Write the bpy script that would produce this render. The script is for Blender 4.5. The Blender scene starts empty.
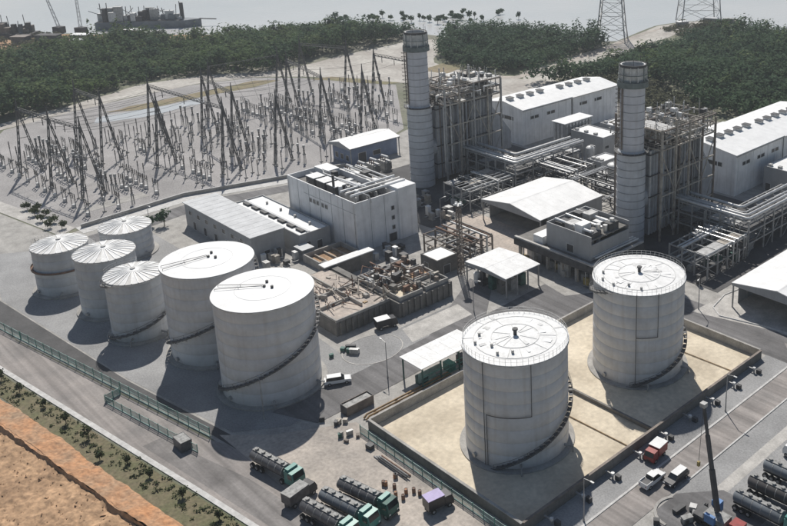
import bpy, math, random
import numpy as np
from mathutils import Vector, Matrix
random.seed(7); RNG = np.random.default_rng(7)
PI = math.pi; rad = math.radians
S = bpy.context.scene; C = S.collection

# ------------------------------------------------------------------ camera, sky, sun, exposure
cam = bpy.data.cameras.new('camera'); camo = bpy.data.objects.new('camera', cam); C.objects.link(camo)
camo.location = (0, 0, 100); camo.rotation_euler = (rad(90 - 17.177), 0, rad(42.331))
cam.sensor_fit = 'HORIZONTAL'; cam.sensor_width = 36; cam.lens = 903.2 / 787 * 36
cam.shift_x = (393.5 - 579.3) / 787; cam.shift_y = (137.6 - 263) / 787
cam.clip_start = 1; cam.clip_end = 9000
S.camera = camo
SUN_EL = rad(51.3); SUN_AZ = (-.829, .559)
w = bpy.data.worlds.new('World'); S.world = w; w.use_nodes = True
nt = w.node_tree; bgn = nt.nodes['Background']
sky = nt.nodes.new('ShaderNodeTexSky'); sky.sky_type = 'NISHITA'; sky.sun_disc = False
sky.sun_elevation = SUN_EL; sky.sun_rotation = math.atan2(SUN_AZ[0], SUN_AZ[1])
sky.air_density = 1.2; sky.dust_density = 0.8; sky.ozone_density = 1.0
nt.links.new(sky.outputs[0], bgn.inputs[0]); bgn.inputs[1].default_value = 0.055
sl = bpy.data.lights.new('sun', 'SUN'); sl.energy = 4.2; sl.angle = rad(.6); sl.color = (1, .955, .89)
so = bpy.data.objects.new('sun', sl); C.objects.link(so)
so.rotation_euler = Vector((-SUN_AZ[0] * math.cos(SUN_EL), -SUN_AZ[1] * math.cos(SUN_EL), -math.sin(SUN_EL))).to_track_quat('-Z', 'Y').to_euler()
so.location = (-200, 150, 300)
S.view_settings.view_transform = 'Standard'; S.view_settings.look = 'None'
S.view_settings.exposure = 0.14; S.view_settings.gamma = 1.0; S.view_settings.use_curve_mapping = False

# ------------------------------------------------------------------ materials
M = {}
def mat(name, col, rough=.7, var=.18, scale=.6, col2=None, metal=0., bump=.0, bscale=8., streak=0., streakcol=None, spec=.4, fine=.0, fscale=6., track=None, trans=0.):
    m = bpy.data.materials.new(name); m.use_nodes = True; n = m.node_tree.nodes; L = m.node_tree.links
    b = n['Principled BSDF']; b.inputs['Roughness'].default_value = rough; b.inputs['Metallic'].default_value = metal
    b.inputs['Specular IOR Level'].default_value = spec
    geo = n.new('ShaderNodeNewGeometry')
    no = n.new('ShaderNodeTexNoise'); no.inputs['Scale'].default_value = scale; no.inputs['Detail'].default_value = 6; no.inputs['Roughness'].default_value = .62
    L.new(geo.outputs['Position'], no.inputs['Vector'])
    rp = n.new('ShaderNodeValToRGB'); e = rp.color_ramp.elements
    c2 = col2 or tuple(c * (1 - 2 * var) for c in col)
    e[0].position = .32; e[0].color = (*c2, 1); e[1].position = .66; e[1].color = (*[min(1, c * (1 + var * .5)) for c in col], 1)
    L.new(no.outputs[0], rp.inputs[0]); out = rp.outputs[0]
    if fine:
        nf = n.new('ShaderNodeTexNoise'); nf.inputs['Scale'].default_value = fscale; nf.inputs['Detail'].default_value = 3
        L.new(geo.outputs['Position'], nf.inputs['Vector'])
        mr = n.new('ShaderNodeMapRange'); mr.inputs[1].default_value = .3; mr.inputs[2].default_value = .7; mr.inputs[3].default_value = 1 - fine; mr.inputs[4].default_value = 1 + fine * .6
        L.new(nf.outputs[0], mr.inputs[0])
        mx = n.new('ShaderNodeMix'); mx.data_type = 'RGBA'; mx.blend_type = 'MULTIPLY'; mx.inputs[0].default_value = 1
        L.new(out, mx.inputs[6]); L.new(mr.outputs[0], mx.inputs[7]); out = mx.outputs[2]
    if streak:
        mp = n.new('ShaderNodeMapping'); mp.inputs['Scale'].default_value = (1.1, 1.1, .06); L.new(geo.outputs['Position'], mp.inputs[0])
        ns = n.new('ShaderNodeTexNoise'); ns.inputs['Scale'].default_value = 1.0; ns.inputs['Detail'].default_value = 5; L.new(mp.outputs[0], ns.inputs['Vector'])
        mr = n.new('ShaderNodeMapRange'); mr.inputs[1].default_value = .5; mr.inputs[2].default_value = .75; mr.inputs[4].default_value = streak; L.new(ns.outputs[0], mr.inputs[0])
        mx = n.new('ShaderNodeMix'); mx.data_type = 'RGBA'; L.new(mr.outputs[0], mx.inputs[0]); L.new(out, mx.inputs[6])
        mx.inputs[7].default_value = (*(streakcol or (.22, .17, .13)), 1); out = mx.outputs[2]
    if track is not None:   # worn wheel tracks and oil along the driving direction
        mp = n.new('ShaderNodeMapping'); mp.inputs['Rotation'].default_value = (0, 0, -track); mp.inputs['Scale'].default_value = (.018, .75, .02); L.new(geo.outputs['Position'], mp.inputs[0])
        ns = n.new('ShaderNodeTexNoise'); ns.inputs['Scale'].default_value = 1.0; ns.inputs['Detail'].default_value = 4; L.new(mp.outputs[0], ns.inputs['Vector'])
        mr = n.new('ShaderNodeMapRange'); mr.inputs[1].default_value = .35; mr.inputs[2].default_value = .68; mr.inputs[3].default_value = .72; mr.inputs[4].default_value = 1.15; L.new(ns.outputs[0], mr.inputs[0])
        mx = n.new('ShaderNodeMix'); mx.data_type = 'RGBA'; mx.blend_type = 'MULTIPLY'; mx.inputs[0].default_value = 1; L.new(out, mx.inputs[6]); L.new(mr.outputs[0], mx.inputs[7]); out = mx.outputs[2]
    L.new(out, b.inputs['Base Color'])
    if trans:
        tb = n.new('ShaderNodeBsdfTranslucent'); L.new(out, tb.inputs[0]); ms = n.new('ShaderNodeMixShader'); ms.inputs[0].default_value = trans
        L.new(b.outputs[0], ms.inputs[1]); L.new(tb.outputs[0], ms.inputs[2]); L.new(ms.outputs[0], n['Material Output'].inputs[0])
    if bump:
        nb = n.new('ShaderNodeTexNoise'); nb.inputs['Scale'].default_value = bscale; nb.inputs['Detail'].default_value = 4; L.new(geo.outputs['Position'], nb.inputs['Vector'])
        bp = n.new('ShaderNodeBump'); bp.inputs['Strength'].default_value = bump; bp.inputs['Distance'].default_value = .12
        L.new(nb.outputs[0], bp.inputs['Height']); L.new(bp.outputs[0], b.inputs['Normal'])
    M[name] = m; return m
mat('roof_white', (.80, .80, .79), .5, .06, .35, fine=.06, fscale=3)
mat('roof_dirty', (.77, .77, .76), .6, .08, .5, fine=.1, fscale=2.2)
mat('stair_grey', (.13, .13, .132), .6, .25, .7)
mat('seam_pale', (.62, .62, .61), .6, .15, .8)
mat('roof_grey', (.52, .53, .54), .55, .1, .3, fine=.08, fscale=2)
mat('roof_rib', (.60, .59, .57), .55, .15, .6)
mat('tank_white', (.62, .62, .625), .55, .08, .22, streak=.42, streakcol=(.42, .38, .35), fine=.05, fscale=1.5)
mat('tank_grey', (.54, .555, .57), .55, .09, .22, streak=.42, streakcol=(.36, .34, .33), fine=.05, fscale=1.5)
mat('wall_white', (.82, .82, .82), .75, .08, .3, streak=.3, streakcol=(.34, .32, .30))
mat('wall_grey', (.36, .365, .37), .75, .08, .3, streak=.25, streakcol=(.2, .19, .18))
mat('concrete', (.40, .385, .36), .9, .16, .35, fine=.16, fscale=3, bump=.2)
mat('concrete_light', (.50, .48, .45), .9, .16, .3, fine=.15, fscale=3)
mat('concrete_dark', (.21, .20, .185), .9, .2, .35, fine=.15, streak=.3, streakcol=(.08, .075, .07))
mat('kerb', (.58, .57, .55), .85, .14, .7, fine=.12)
mat('asphalt', (.185, .18, .18), .9, .16, .12, fine=.14, fscale=2.5, bump=.15, track=rad(90))
mat('asphalt_dark', (.10, .098, .098), .9, .18, .15, fine=.15, fscale=2.5)
mat('road_dusty', (.32, .29, .27), .92, .2, .12, col2=(.23, .215, .205), fine=.1, fscale=2, track=rad(8.4))
mat('road_bund', (.32, .29, .27), .92, .2, .12, col2=(.23, .215, .205), fine=.1, fscale=2, track=rad(90))
mat('road_worn', (.25, .235, .225), .92, .2, .12, fine=.12, fscale=2, track=rad(8.4))
mat('gravel', (.375, .36, .352), .95, .15, .05, fine=.28, fscale=2.2, bump=.4, bscale=5)
mat('pad', (.33, .328, .325), .92, .16, .07, fine=.2, fscale=3)
mat('sand', (.68, .60, .47), .95, .13, .09, col2=(.47, .405, .31), fine=.14, fscale=1.1, bump=.3, bscale=3)
mat('dust', (.46, .41, .36), .95, .22, .12, col2=(.29, .265, .24), fine=.2, fscale=1.6, bump=.3)
mat('earth_orange', (.45, .225, .11), .95, .25, .2, col2=(.36, .25, .165), fine=.34, fscale=1.5, bump=.8, bscale=1.6)
mat('apron', (.50, .43, .37), .95, .2, .15, col2=(.36, .32, .285), fine=.2, fscale=1.6)
mat('earth_tan', (.44, .285, .17), .95, .3, .16, col2=(.29, .185, .11), fine=.38, fscale=1.3, bump=.8, bscale=1.6)
mat('earth_dark', (.13, .12, .10), .95, .2, .4, fine=.25)
mat('verge', (.115, .115, .06), .95, .3, .3, col2=(.19, .155, .10), fine=.3, fscale=1.5, bump=.6, bscale=2)
mat('land', (.20, .19, .155), .95, .25, .02, col2=(.10, .12, .06), fine=.25, fscale=.5)
mat('beach', (.48, .46, .42), .95, .2, .05, col2=(.33, .30, .27), fine=.2, fscale=.5)
mat('grass_dry', (.165, .16, .085), .95, .25, .06, col2=(.27, .21, .14), fine=.25, fscale=.5)
mat('steel', (.40, .40, .395), .5, .2, .8, metal=.25)
mat('steel_light', (.60, .60, .59), .45, .15, .8, metal=.1)
mat('steel_dark', (.075, .075, .078), .6, .25, .7)
mat('insulator', (.16, .145, .135), .5, .2, .7)
mat('steel_post', (.30, .295, .285), .7, .2, .7)
mat('steel_gantry', (.14, .138, .136), .7, .2, .7)
mat('steel_brown', (.22, .185, .155), .7, .3, .6, col2=(.12, .10, .09))
mat('steel_tan', (.42, .385, .33), .65, .3, .6, col2=(.2, .175, .15))
mat('rust', (.23, .14, .10), .85, .3, .8)
mat('pipe_silver', (.66, .655, .64), .35, .15, .5, metal=.35)
mat('pipe_brown', (.33, .22, .11), .6, .25, .5)
mat('casing', (.38, .395, .42), .6, .15, .3, streak=.35, streakcol=(.13, .11, .09))
mat('stack_low', (.52, .54, .57), .6, .1, .3, streak=.2, streakcol=(.25, .22, .20))
mat('stack_high', (.57, .575, .61), .6, .08, .3, streak=.25, streakcol=(.27, .22, .20))
mat('stack_ring', (.33, .34, .36), .6, .2, .8)
mat('stack_head', (.16, .19, .185), .6, .2, .8)
mat('teal', (.08, .26, .21), .6, .2, .8)
mat('teal_dark', (.045, .13, .11), .6, .25, .8)
mat('teal_pale', (.30, .43, .40), .6, .25, .5)
mat('cab_teal', (.07, .25, .215), .35, .1, 1.)
mat('tanker_grey', (.115, .115, .12), .45, .25, .9)
mat('tanker_top', (.30, .30, .29), .6, .3, 1.5)
mat('car_white', (.78, .78, .77), .3, .04, 1.)
mat('car_dark', (.03, .03, .034), .3, .2, 1.)
mat('car_red', (.30, .035, .03), .4, .2, 1.)
mat('purple', (.33, .27, .50), .5, .12, 1.)
mat('blue', (.10, .22, .45), .5, .15, 1.)
mat('yellow', (.45, .34, .12), .6, .2, 1.)
mat('orange', (.38, .19, .10), .7, .2, 1.)
mat('tyre', (.02, .02, .02), .85, .1, 2.)
mat('glass', (.02, .025, .03), .08, .1, 1., spec=.6)
mat('window_dark', (.035, .04, .045), .2, .2, 1.)
mat('hull', (.17, .19, .21), .7, .2, .2)
mat('hull_dark', (.08, .075, .075), .8, .25, .2)
mat('trunk', (.11, .085, .06), .9, .25, 2.)
mat('blue_wall', (.20, .25, .36), .7, .12, .4)
def foliage(name, a, b, sc):
    m = mat(name, a, .85, 0, sc, col2=b, spec=.15, fine=.2, fscale=.9, trans=.35)
    return m
foliage('leaf_forest', (.105, .155, .052), (.040, .085, .042), .03)
foliage('leaf_deep', (.080, .130, .058), (.038, .078, .048), .03)
foliage('leaf_pale', (.14, .185, .070), (.075, .115, .055), .05)
foliage('leaf_scrub', (.135, .135, .080), (.07, .078, .045), .07)
foliage('leaf_tree', (.085, .105, .045), (.045, .06, .03), .6)
def water_mat():
    m = bpy.data.materials.new('water'); m.use_nodes = True; n = m.node_tree.nodes; L = m.node_tree.links; b = n['Principled BSDF']
    geo = n.new('ShaderNodeNewGeometry')
    n0 = n.new('ShaderNodeTexNoise'); n0.inputs['Scale'].default_value = .006; n0.inputs['Detail'].default_value = 5; L.new(geo.outputs['Position'], n0.inputs['Vector'])
    r = n.new('ShaderNodeValToRGB'); r.color_ramp.elements[0].position = .35; r.color_ramp.elements[0].color = (.45, .47, .48, 1)
    r.color_ramp.elements[1].position = .7; r.color_ramp.elements[1].color = (.56, .555, .55, 1); L.new(n0.outputs[0], r.inputs[0]); L.new(r.outputs[0], b.inputs['Base Color'])  # pale base tones carry sky glare as well as silty water
    b.inputs['Roughness'].default_value = .22; b.inputs['IOR'].default_value = 1.33
    n1 = n.new('ShaderNodeTexNoise'); n1.inputs['Scale'].default_value = .35; n1.inputs['Detail'].default_value = 5; L.new(geo.outputs['Position'], n1.inputs['Vector'])
    bp = n.new('ShaderNodeBump'); bp.inputs['Strength'].default_value = .35; bp.inputs['Distance'].default_value = .5; L.new(n1.outputs[0], bp.inputs['Height']); L.new(bp.outputs[0], b.inputs['Normal'])
    M['water'] = m
water_mat()

# ------------------------------------------------------------------ mesh helpers (world coordinates in, local to the parent out)
def origin(o):
    v = Vector((0, 0, 0))
    while o is not None: v += o.location; o = o.parent
    return v
class MB:
    def __init__(s): s.v = []; s.f = []
    def box(s, x0, y0, z0, x1, y1, z1):
        i = len(s.v); s.v += [(x, y, z) for z in (z0, z1) for y in (y0, y1) for x in (x0, x1)]
        s.f += [(i, i+2, i+3, i+1), (i+4, i+5, i+7, i+6), (i, i+1, i+5, i+4), (i+2, i+6, i+7, i+3), (i, i+4, i+6, i+2), (i+1, i+3, i+7, i+5)]; return s
    def obox(s, cx, cy, z0, lx, ly, lz, rz=0):
        k = len(s.v); s.box(-lx/2, -ly/2, z0, lx/2, ly/2, z0+lz); c, d = math.cos(rz), math.sin(rz)
        s.v[k:] = [(cx+x*c-y*d, cy+x*d+y*c, z) for x, y, z in s.v[k:]]; return s
    def bar(s, p, q, a, b=None):
        b = b or a; p, q = Vector(p), Vector(q); d = (q-p)
        if d.length < 1e-6: return s
        d.normalize(); u = d.cross(Vector((0, 0, 1)))
        if u.length < 1e-3: u = Vector((1, 0, 0))
        u.normalize(); w_ = u.cross(d); i = len(s.v)
        for e in (p, q):
            for su, sw in ((-1, -1), (1, -1), (1, 1), (-1, 1)): s.v.append(tuple(e+u*su*a/2+w_*sw*b/2))
        s.f += [(i, i+1, i+2, i+3), (i+7, i+6, i+5, i+4)] + [(i+k, i+4+k, i+4+(k+1) % 4, i+(k+1) % 4) for k in range(4)]; return s
    def path(s, pts, r, n=10, cap=True):
        pts = [Vector(p) for p in pts]; rings = []
        for k, p in enumerate(pts):
            a = (p-pts[k-1]).normalized() if k else None; b = (pts[k+1]-p).normalized() if k < len(pts)-1 else None
            d = ((a or b)+(b or a)).normalized(); sc = 1/max(.35, d.dot(a or b))
            rf = a or b
            u = rf.cross(Vector((0, 0, 1)));
            if u.length < .05: u = Vector((1, 0, 0))
            u.normalize(); v = u.cross(rf).normalized(); base = len(s.v)
            for j in range(n):
                t = 2*PI*j/n; o = u*math.cos(t)*r+v*math.sin(t)*r
                if a and b: o = o - rf*(o.dot(d)/max(.35, rf.dot(d)))
                s.v.append(tuple(p+o))
            rings.append(base)
        for k in range(len(rings)-1):
            A, B = rings[k], rings[k+1]
            # match ring phase
            best = min(range(n), key=lambda sft: (Vector(s.v[A])-Vector(s.v[B+sft])-(pts[k]-pts[k+1])).length)
            for j in range(n): s.f.append((A+j, A+(j+1) % n, B+(j+1+best) % n, B+(j+best) % n))
        if cap: s.f.append(tuple(rings[0]+j for j in range(n))); s.f.append(tuple(rings[-1]+j for j in reversed(range(n))))
        return s
    def lathe(s, prof, cx, cy, n=48, a0=0, a1=2*PI, close=False):
        full = abs(a1-a0-2*PI) < 1e-6; m = n if full else n+1; i = len(s.v)
        for r, z in prof:
            for j in range(m):
                t = a0+(a1-a0)*j/n; s.v.append((cx+r*math.cos(t), cy+r*math.sin(t), z))
        for k in range(len(prof)-1):
            for j in range(n):
                j2 = (j+1) % m; s.f.append((i+k*m+j, i+k*m+j2, i+(k+1)*m+j2, i+(k+1)*m+j))
        return s
    def cyl(s, cx, cy, r, z0, z1, n=24): return s.lathe([(0.001, z0), (r, z0), (r, z1), (0.001, z1)], cx, cy, n)
    def prism(s, poly, z0, z1):
        n = len(poly); i = len(s.v); s.v += [(x, y, z0) for x, y in poly]+[(x, y, z1) for x, y in poly]
        s.f += [tuple(range(i+n, i+2*n)), tuple(reversed(range(i, i+n)))]+[(i+k, i+(k+1) % n, i+n+(k+1) % n, i+n+k) for k in range(n)]; return s
    def sheet(s, poly, z): i = len(s.v); s.v += [(x, y, z) for x, y in poly]; s.f.append(tuple(range(i, i+len(poly)))); return s
    def poly(s, pts): i = len(s.v); s.v += list(pts); s.f.append(tuple(range(i, i+len(pts)))); return s
    def build(s, name, m, parent=None, smooth=False):
        o0 = origin(parent) if parent else Vector((0, 0, 0))
        me = bpy.data.meshes.new(name); me.from_pydata([(x-o0.x, y-o0.y, z-o0.z) for x, y, z in s.v], [], s.f)
        me.materials.append(M[m]); me.validate(); me.update()
        if smooth:
            me.polygons.foreach_set('use_smooth', [True]*len(me.polygons)); me.set_sharp_from_angle(angle=rad(38))
        o = bpy.data.objects.new(name, me); C.objects.link(o); o.parent = parent; return o
def tag(o, label=None, cat=None, group=None, kind=None):
    if label: o['label'] = label
    if cat: o['category'] = cat
    if group: o['group'] = group
    if kind: o['kind'] = kind
    return o
def thing(name, label, cat, loc, group=None):
    o = bpy.data.objects.new(name, None); C.objects.link(o); o.location = loc; o.empty_display_size = .5
    return tag(o, label, cat, group)
def dup(root, loc, rz=0, label=None, group=None, sc=None):
    def cp(o, par):
        c = o.copy(); C.objects.link(c); c.parent = par
        for ch in o.children: cp(ch, c)
        return c
    r = cp(root, None); r.location = loc; r.rotation_euler = (0, 0, rz)
    if sc: r.scale = sc
    return tag(r, label, None, group)
NG = [0]
def ground(name, poly, z, m, kind='structure'): NG[0] += 1; return tag(MB().sheet(poly, z+.0013*NG[0]).build(name, m), kind=kind)   # every sheet on its own level
def share(first, name, loc, rz=0, parent=None):   # another piece that shares mesh data
    o = bpy.data.objects.new(name, first.data); C.objects.link(o); o.parent = parent; o.location = loc; o.rotation_euler = (0, 0, rz); return o
def jag(poly, step, amp, seed=0, close=True):
    r = random.Random(seed); out = []; n = len(poly)
    for i in range(n if close else n-1):
        a, b = poly[i], poly[(i+1) % n]; k = max(1, int(math.hypot(b[0]-a[0], b[1]-a[1])/step))
        for j in range(k):
            t = j/k; out.append((a[0]+(b[0]-a[0])*t+(r.uniform(-amp, amp) if j else 0), a[1]+(b[1]-a[1])*t+(r.uniform(-amp, amp) if j else 0)))
    return out
def inside(x, y, poly):
    c = False; n = len(poly)
    for i in range(n):
        x1, y1 = poly[i]; x2, y2 = poly[(i+1) % n]
        if (y1 > y) != (y2 > y) and x < (x2-x1)*(y-y1)/(y2-y1)+x1: c = not c
    return c
def strip(a, b, w0, w1=None):   # quad along a-b offset to the left w0..w1
    (x0, y0), (x1, y1) = a, b; l = math.hypot(x1-x0, y1-y0); nx, ny = -(y1-y0)/l, (x1-x0)/l
    if w1 is None: w0, w1 = -w0/2, w0/2
    return [(x0+nx*w0, y0+ny*w0), (x1+nx*w0, y1+ny*w0), (x1+nx*w1, y1+ny*w1), (x0+nx*w1, y0+ny*w1)]

# ------------------------------------------------------------------ ground, sea, roads
ground('sea', [(-2600, -2600), (2600, -2600), (2600, 2600), (-2600, 2600)], -1.4, 'water')
LAND = [(-760, -500), (-690, 90), (-640, 150), (-606, 172), (-585, 190), (-560, 205), (-535, 222), (-520, 245), (-497, 262), (-500, 286), (-486, 306), (-455, 312), (-432, 330),
        (-412, 334), (-396, 346), (-372, 362), (-340, 378), (-328, 392), (-337, 425), (-342, 445), (-338, 470), (-330, 482), (-316, 500), (-304, 490), (-306, 462), (-300, 450),
        (-275, 452), (-250, 464), (-180, 470), (-60, 490), (420, 500), (420, -500)]
tag(MB().prism(jag(LAND, 12, 2.2, 3), -4, -.02).build('ground', 'land'), kind='structure')
ground('plant_ground', [(-262, 40), (-262, 78), (-268, 110), (-258, 162), (-274, 202), (-262, 236), (-262, 285), (-190, 292), (-60, 292), (40, 240), (40, 20), (-116, 62), (-143, 58.6), (-207, 47)], .0, 'concrete')
YARD = [(-265, 79), (-305, 71), (-352, 76), (-388, 97), (-398, 125), (-403, 155), (-405, 180), (-398, 206), (-381, 221), (-336, 243), (-276, 202), (-256, 162), (-261, 139), (-269, 111)]
ground('switchyard_gravel', YARD, .012, 'gravel')
BEACH = [(-388, 92), (-397, 125), (-404, 155), (-406, 182), (-398, 208), (-381, 224), (-336, 248), (-300, 262), (-300, 290), (-338, 283), (-360, 285), (-405, 327), (-416, 318), (-411, 268), (-400, 226), (-420, 192), (-424, 165), (-408, 128), (-396, 90)]
ground('beach_path', jag(BEACH, 9, 1.0, 5), .03, 'beach')
ground('causeway_ground', jag([(-301, 261), (-262, 250), (-262, 288), (-290, 300), (-298, 330), (-304, 370), (-310, 400), (-316, 437), (-306, 462), (-315, 497), (-336, 470), (-340, 445), (-333, 420), (-322, 372), (-311, 300), (-301, 291)], 9, .8, 15), .03, 'beach')
ground('grass_strip', jag([(-386, 133), (-388, 150), (-390, 178), (-392, 203), (-384, 212), (-380, 196), (-381, 172), (-379, 145)], 5, .9, 2), .06, 'grass_dry')
ground('grass_verge', jag([(-375, 222), (-340, 240), (-338, 247), (-372, 232)], 5, .8, 9), .06, 'grass_dry')
ground('pond', jag([(-380, 128), (-378, 150), (-379, 172), (-370, 168), (-367, 140), (-372, 124)], 5, .8, 4), .05, 'water')
ground('grass_patch', jag([(-352, 268), (-336, 274), (-340, 288), (-356, 290)], 5, .8, 6), .06, 'grass_dry')
ground('causeway_road', [(-340, 262), (-308, 292), (-313, 330), (-321, 372), (-332, 418), (-336, 450), (-333, 450), (-329, 418), (-316, 372), (-308, 330), (-303, 290), (-338, 256)], .06, 'dust')
ground('brown_flat', jag([(-605, 110), (-600, 165), (-585, 186), (-562, 203), (-540, 220), (-520, 243), (-503, 240), (-510, 205), (-518, 170), (-512, 115)], 8, 2, 8), .03, 'earth_tan')
# switchyard service roads
ground('yard_road', [(-265, 79), (-305.5, 71), (-305, 66.5), (-262, 74)], .03, 'concrete_light')
ground('yard_edge_road', [(-265, 79), (-269, 111), (-261, 139), (-256, 162), (-250, 162), (-254, 139), (-262, 111), (-259, 79)], .03, 'kerb')
ground('yard_inner_road', [(-275, 104), (-275, 84), (-280, 84), (-280, 104)], .035, 'concrete')
ground('inner_road', [(-256, 79), (-260, 111), (-252, 139), (-248, 160), (-242, 160), (-246, 139), (-253, 111), (-248, 79)], .03, 'asphalt')
# tank farm
ground('tank_pad', [(-262, 57), (-231, 50.6), (-174, 56.6), (-142, 62), (-136, 70), (-138, 90), (-184, 93), (-250, 92)], .012, 'pad')
ground('service_road', [(-290, 50), (-231, 50.2), (-174, 56.2), (-138, 62), (-137, 60), (-143.7, 59.2), (-207, 48), (-290, 38)], .02, 'asphalt_dark')
ground('left_lot', [(-262, 57.4), (-290, 62), (-305, 66), (-262, 73.5), (-256, 66)], .012, 'concrete')
ground('yard_lane', [(-300, 48), (-231, 50), (-262, 56.8), (-300, 62)], .024, 'pad')
ground('perimeter_road', [(-330, 25), (-195.9, 41.2), (-118.3, 52.5), (-60, 61), (-60, 72), (-98, 72), (-120, 70), (-136, 66), (-138, 60), (-143.7, 58), (-207.3, 46.6), (-330, 36)], .016, 'road_dusty')
ground('road_lane', [(-150, 49.2), (-60, 61.5), (-60, 65.5), (-128, 57.5), (-150, 52.5)], .022, 'road_worn')
tag(MB().prism(strip((-330, 22.5), (-195.9, 40.3), 0, .95), 0, .14).prism(strip((-195.9, 40.3), (-130.2, 50.0), 0, .95), 0, .14).prism(strip((-130.2, 50.0), (-60, 59.6), 0, .95), 0, .14).build('kerb_strip', 'kerb'), kind='structure')
ground('verge', jag([(-330, 22), (-195.9, 40), (-130, 49.6), (-60, 59), (-60, 54), (-127, 43.5), (-185, 37.4), (-330, 15)], 6, .3, 11), .02, 'verge')
from mathutils import noise as mnoise
def fbm(x, y, o=5, f=1.0):
    v = 0; a = 1
    for k in range(o): v += a*mnoise.noise((x*f, y*f, 3.7*k)); a *= .55; f *= 2.1
    return v
def kerb_y(x): return 40.3+.1477*(x+195.9) if x > -195.9 else 40.3+.1327*(x+195.9)
def earth(name, m, d0, d1, zf, e0=0, e1=0, nx=340, ny=16, xa=-300, xb=-70):   # strip measured as distance below the kerb line
    b = MB()
    for i in range(nx+1):
        x = xa+(xb-xa)*i/nx; w0 = d0(x)+e0*fbm(x, 1, 5, .16); w1 = d1(x)+e1*fbm(x, 9, 5, .16)
        for j in range(ny+1): u = j/ny; d = w0+(w1-w0)*u; b.v.append((x, kerb_y(x)-d, zf(x, d, u)))
    for i in range(nx):
        for j in range(ny): k = i*(ny+1)+j; b.f.append((k, k+1, k+ny+2, k+ny+1))
    return tag(b.build(name, m, None, True), kind='structure')
d_or = lambda x: 4.6+.022*(x+185); d_cr = lambda x: 9.2+.012*(x+175)
earth('orange_bank', 'earth_orange', d_or, lambda x: d_cr(x)+.25, lambda x, d, u: .06+.95*u+(.35*fbm(x, d, 5, .35)+.3*abs(fbm(x*.5, d, 4, .9)))*min(1, 4*u), .55, .5)
earth('orange_cliff', 'earth_tan', lambda x: d_cr(x)+.25, lambda x: d_cr(x)+.6, lambda x, d, u: (1-u)*(1.0+.35*fbm(x, d, 5, .35)+.3*abs(fbm(x*.5, d, 4, .9)))+u*.1, .5, .75, 340, 4)
earth('earth_terrace', 'earth_tan', lambda x: d_cr(x)+.4, lambda x: d_cr(x)+15, lambda x, d, u: .22+.5*abs(fbm(x, d, 5, .22))+.25*fbm(x, d, 4, .9), .7, .6, 340, 60)
earth('lower_terrace', 'dust', lambda x: d_cr(x)+14.6, lambda x: d_cr(x)+60, lambda x, d, u: .12+.35*abs(fbm(x, d, 4, .15)), .3, 0, 240, 30)
# right-hand road by the bund and its kerbs
ground('lower_forecourt', [(-143, 60), (-136, 66.5), (-128, 79), (-84, 79), (-78.8, 72), (-60, 72), (-60, 61)], .024, 'dust')
ground('bund_road', [(-78.3, 66), (-78.3, 152), (-84, 158), (-72, 158), (-72.9, 150), (-72.9, 66)], .026, 'road_bund')
tag(MB().box(-78.7, 79, 0, -78.3, 151, .16).build('road_kerb', 'kerb'), kind='structure')
tag(MB().box(-72.9, 107, 0, -72.6, 152, .16).build('road_kerb', 'kerb'), kind='structure')
ground('verge_paving', [(-84.2, 79), (-84.2, 152), (-78.7, 152), (-78.7, 79)], .02, 'pad')
ground('truck_park', [(-72.5, 106), (-72.5, 150), (-30, 150), (-30, 80), (-66, 80), (-72, 98)], .02, 'pad')
ground('truck_park_strip', [(-68.3, 108), (-68.3, 150), (-66.2, 150), (-66.2, 108)], .03, 'concrete_light')
ground('truck_bay', [(-72.3, 103), (-72.3, 98), (-68, 92), (-58, 92), (-58, 109), (-67, 109)], .034, 'asphalt')
tag(MB().lathe([(3.4, .0), (3.4, .18), (3.9, .18), (3.9, 0)], -69.4, 99.6, 24, rad(140), rad(275)).build('island_kerb', 'concrete'), kind='structure')
ground('cross_road', [(-127.5, 112), (-125, 112), (-125, 151), (-131, 151), (-142, 143), (-141, 123), (-134, 118)], .02, 'asphalt')
ground('cross_road_east', [(-126, 151), (-72, 151), (-60, 152), (-60, 163), (-88, 161.5), (-126, 160)], .018, 'asphalt')
ground('middle_pad', [(-150.4, 86), (-142, 84), (-142, 110), (-150.6, 122)], .016, 'pad')
ground('middle_road', [(-142.4, 70), (-133, 74), (-133, 92), (-134, 110), (-140, 122), (-150, 133), (-158, 133), (-149, 118), (-143, 108), (-142.2, 90)], .018, 'asphalt')
ground('round_pad', [(-147.5+5.6*math.cos(2*PI*k/40), 96.5+6.6*math.sin(2*PI*k/40)) for k in range(40)], .03, 'pad')
tag(MB().lathe([(5.5, 0), (5.5, .12), (5.68, .12), (5.68, 0)], 0, 0, 40).build('round_kerb', 'concrete_light'), kind='structure').location = (-147.5, 96.5, 0)
bpy.data.objects['round_kerb'].scale = (1.02, 1.18, 1)
ground('pad_tan', [(-143.5, 104), (-143.5, 121), (-149.8, 122), (-149.8, 106)], .024, 'concrete_light')
ground('stack_apron', [(-193, 150), (-193, 163), (-160, 163), (-150, 152), (-163, 147)], .018, 'apron')
ground('stack_road', [(-196, 140), (-196, 146), (-150, 151), (-130, 148), (-134, 142), (-158, 146)], .024, 'concrete')
ground('shed_apron', [(-107, 156), (-105, 176), (-76, 176), (-76, 161), (-88, 161)], .022, 'concrete_light')
tag(MB().path([(-104.5, 176, .1), (-106, 168, .1), (-104.5, 161, .1), (-101, 158.5, .1), (-90, 161.3, .1), (-60, 165, .1)], .22, 6).build('apron_kerb', 'kerb'), kind='structure')
ground('unit_ground_left', [(-240, 150), (-190, 146), (-190, 216), (-240, 216)], .016, 'asphalt_dark')  # dark ground colour stands in for shade around the boiler
ground('unit_ground_right', [(-160, 168), (-108, 168), (-108, 224), (-160, 224)], .016, 'asphalt_dark')  # same here: boiler shade put into the ground colour
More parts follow.
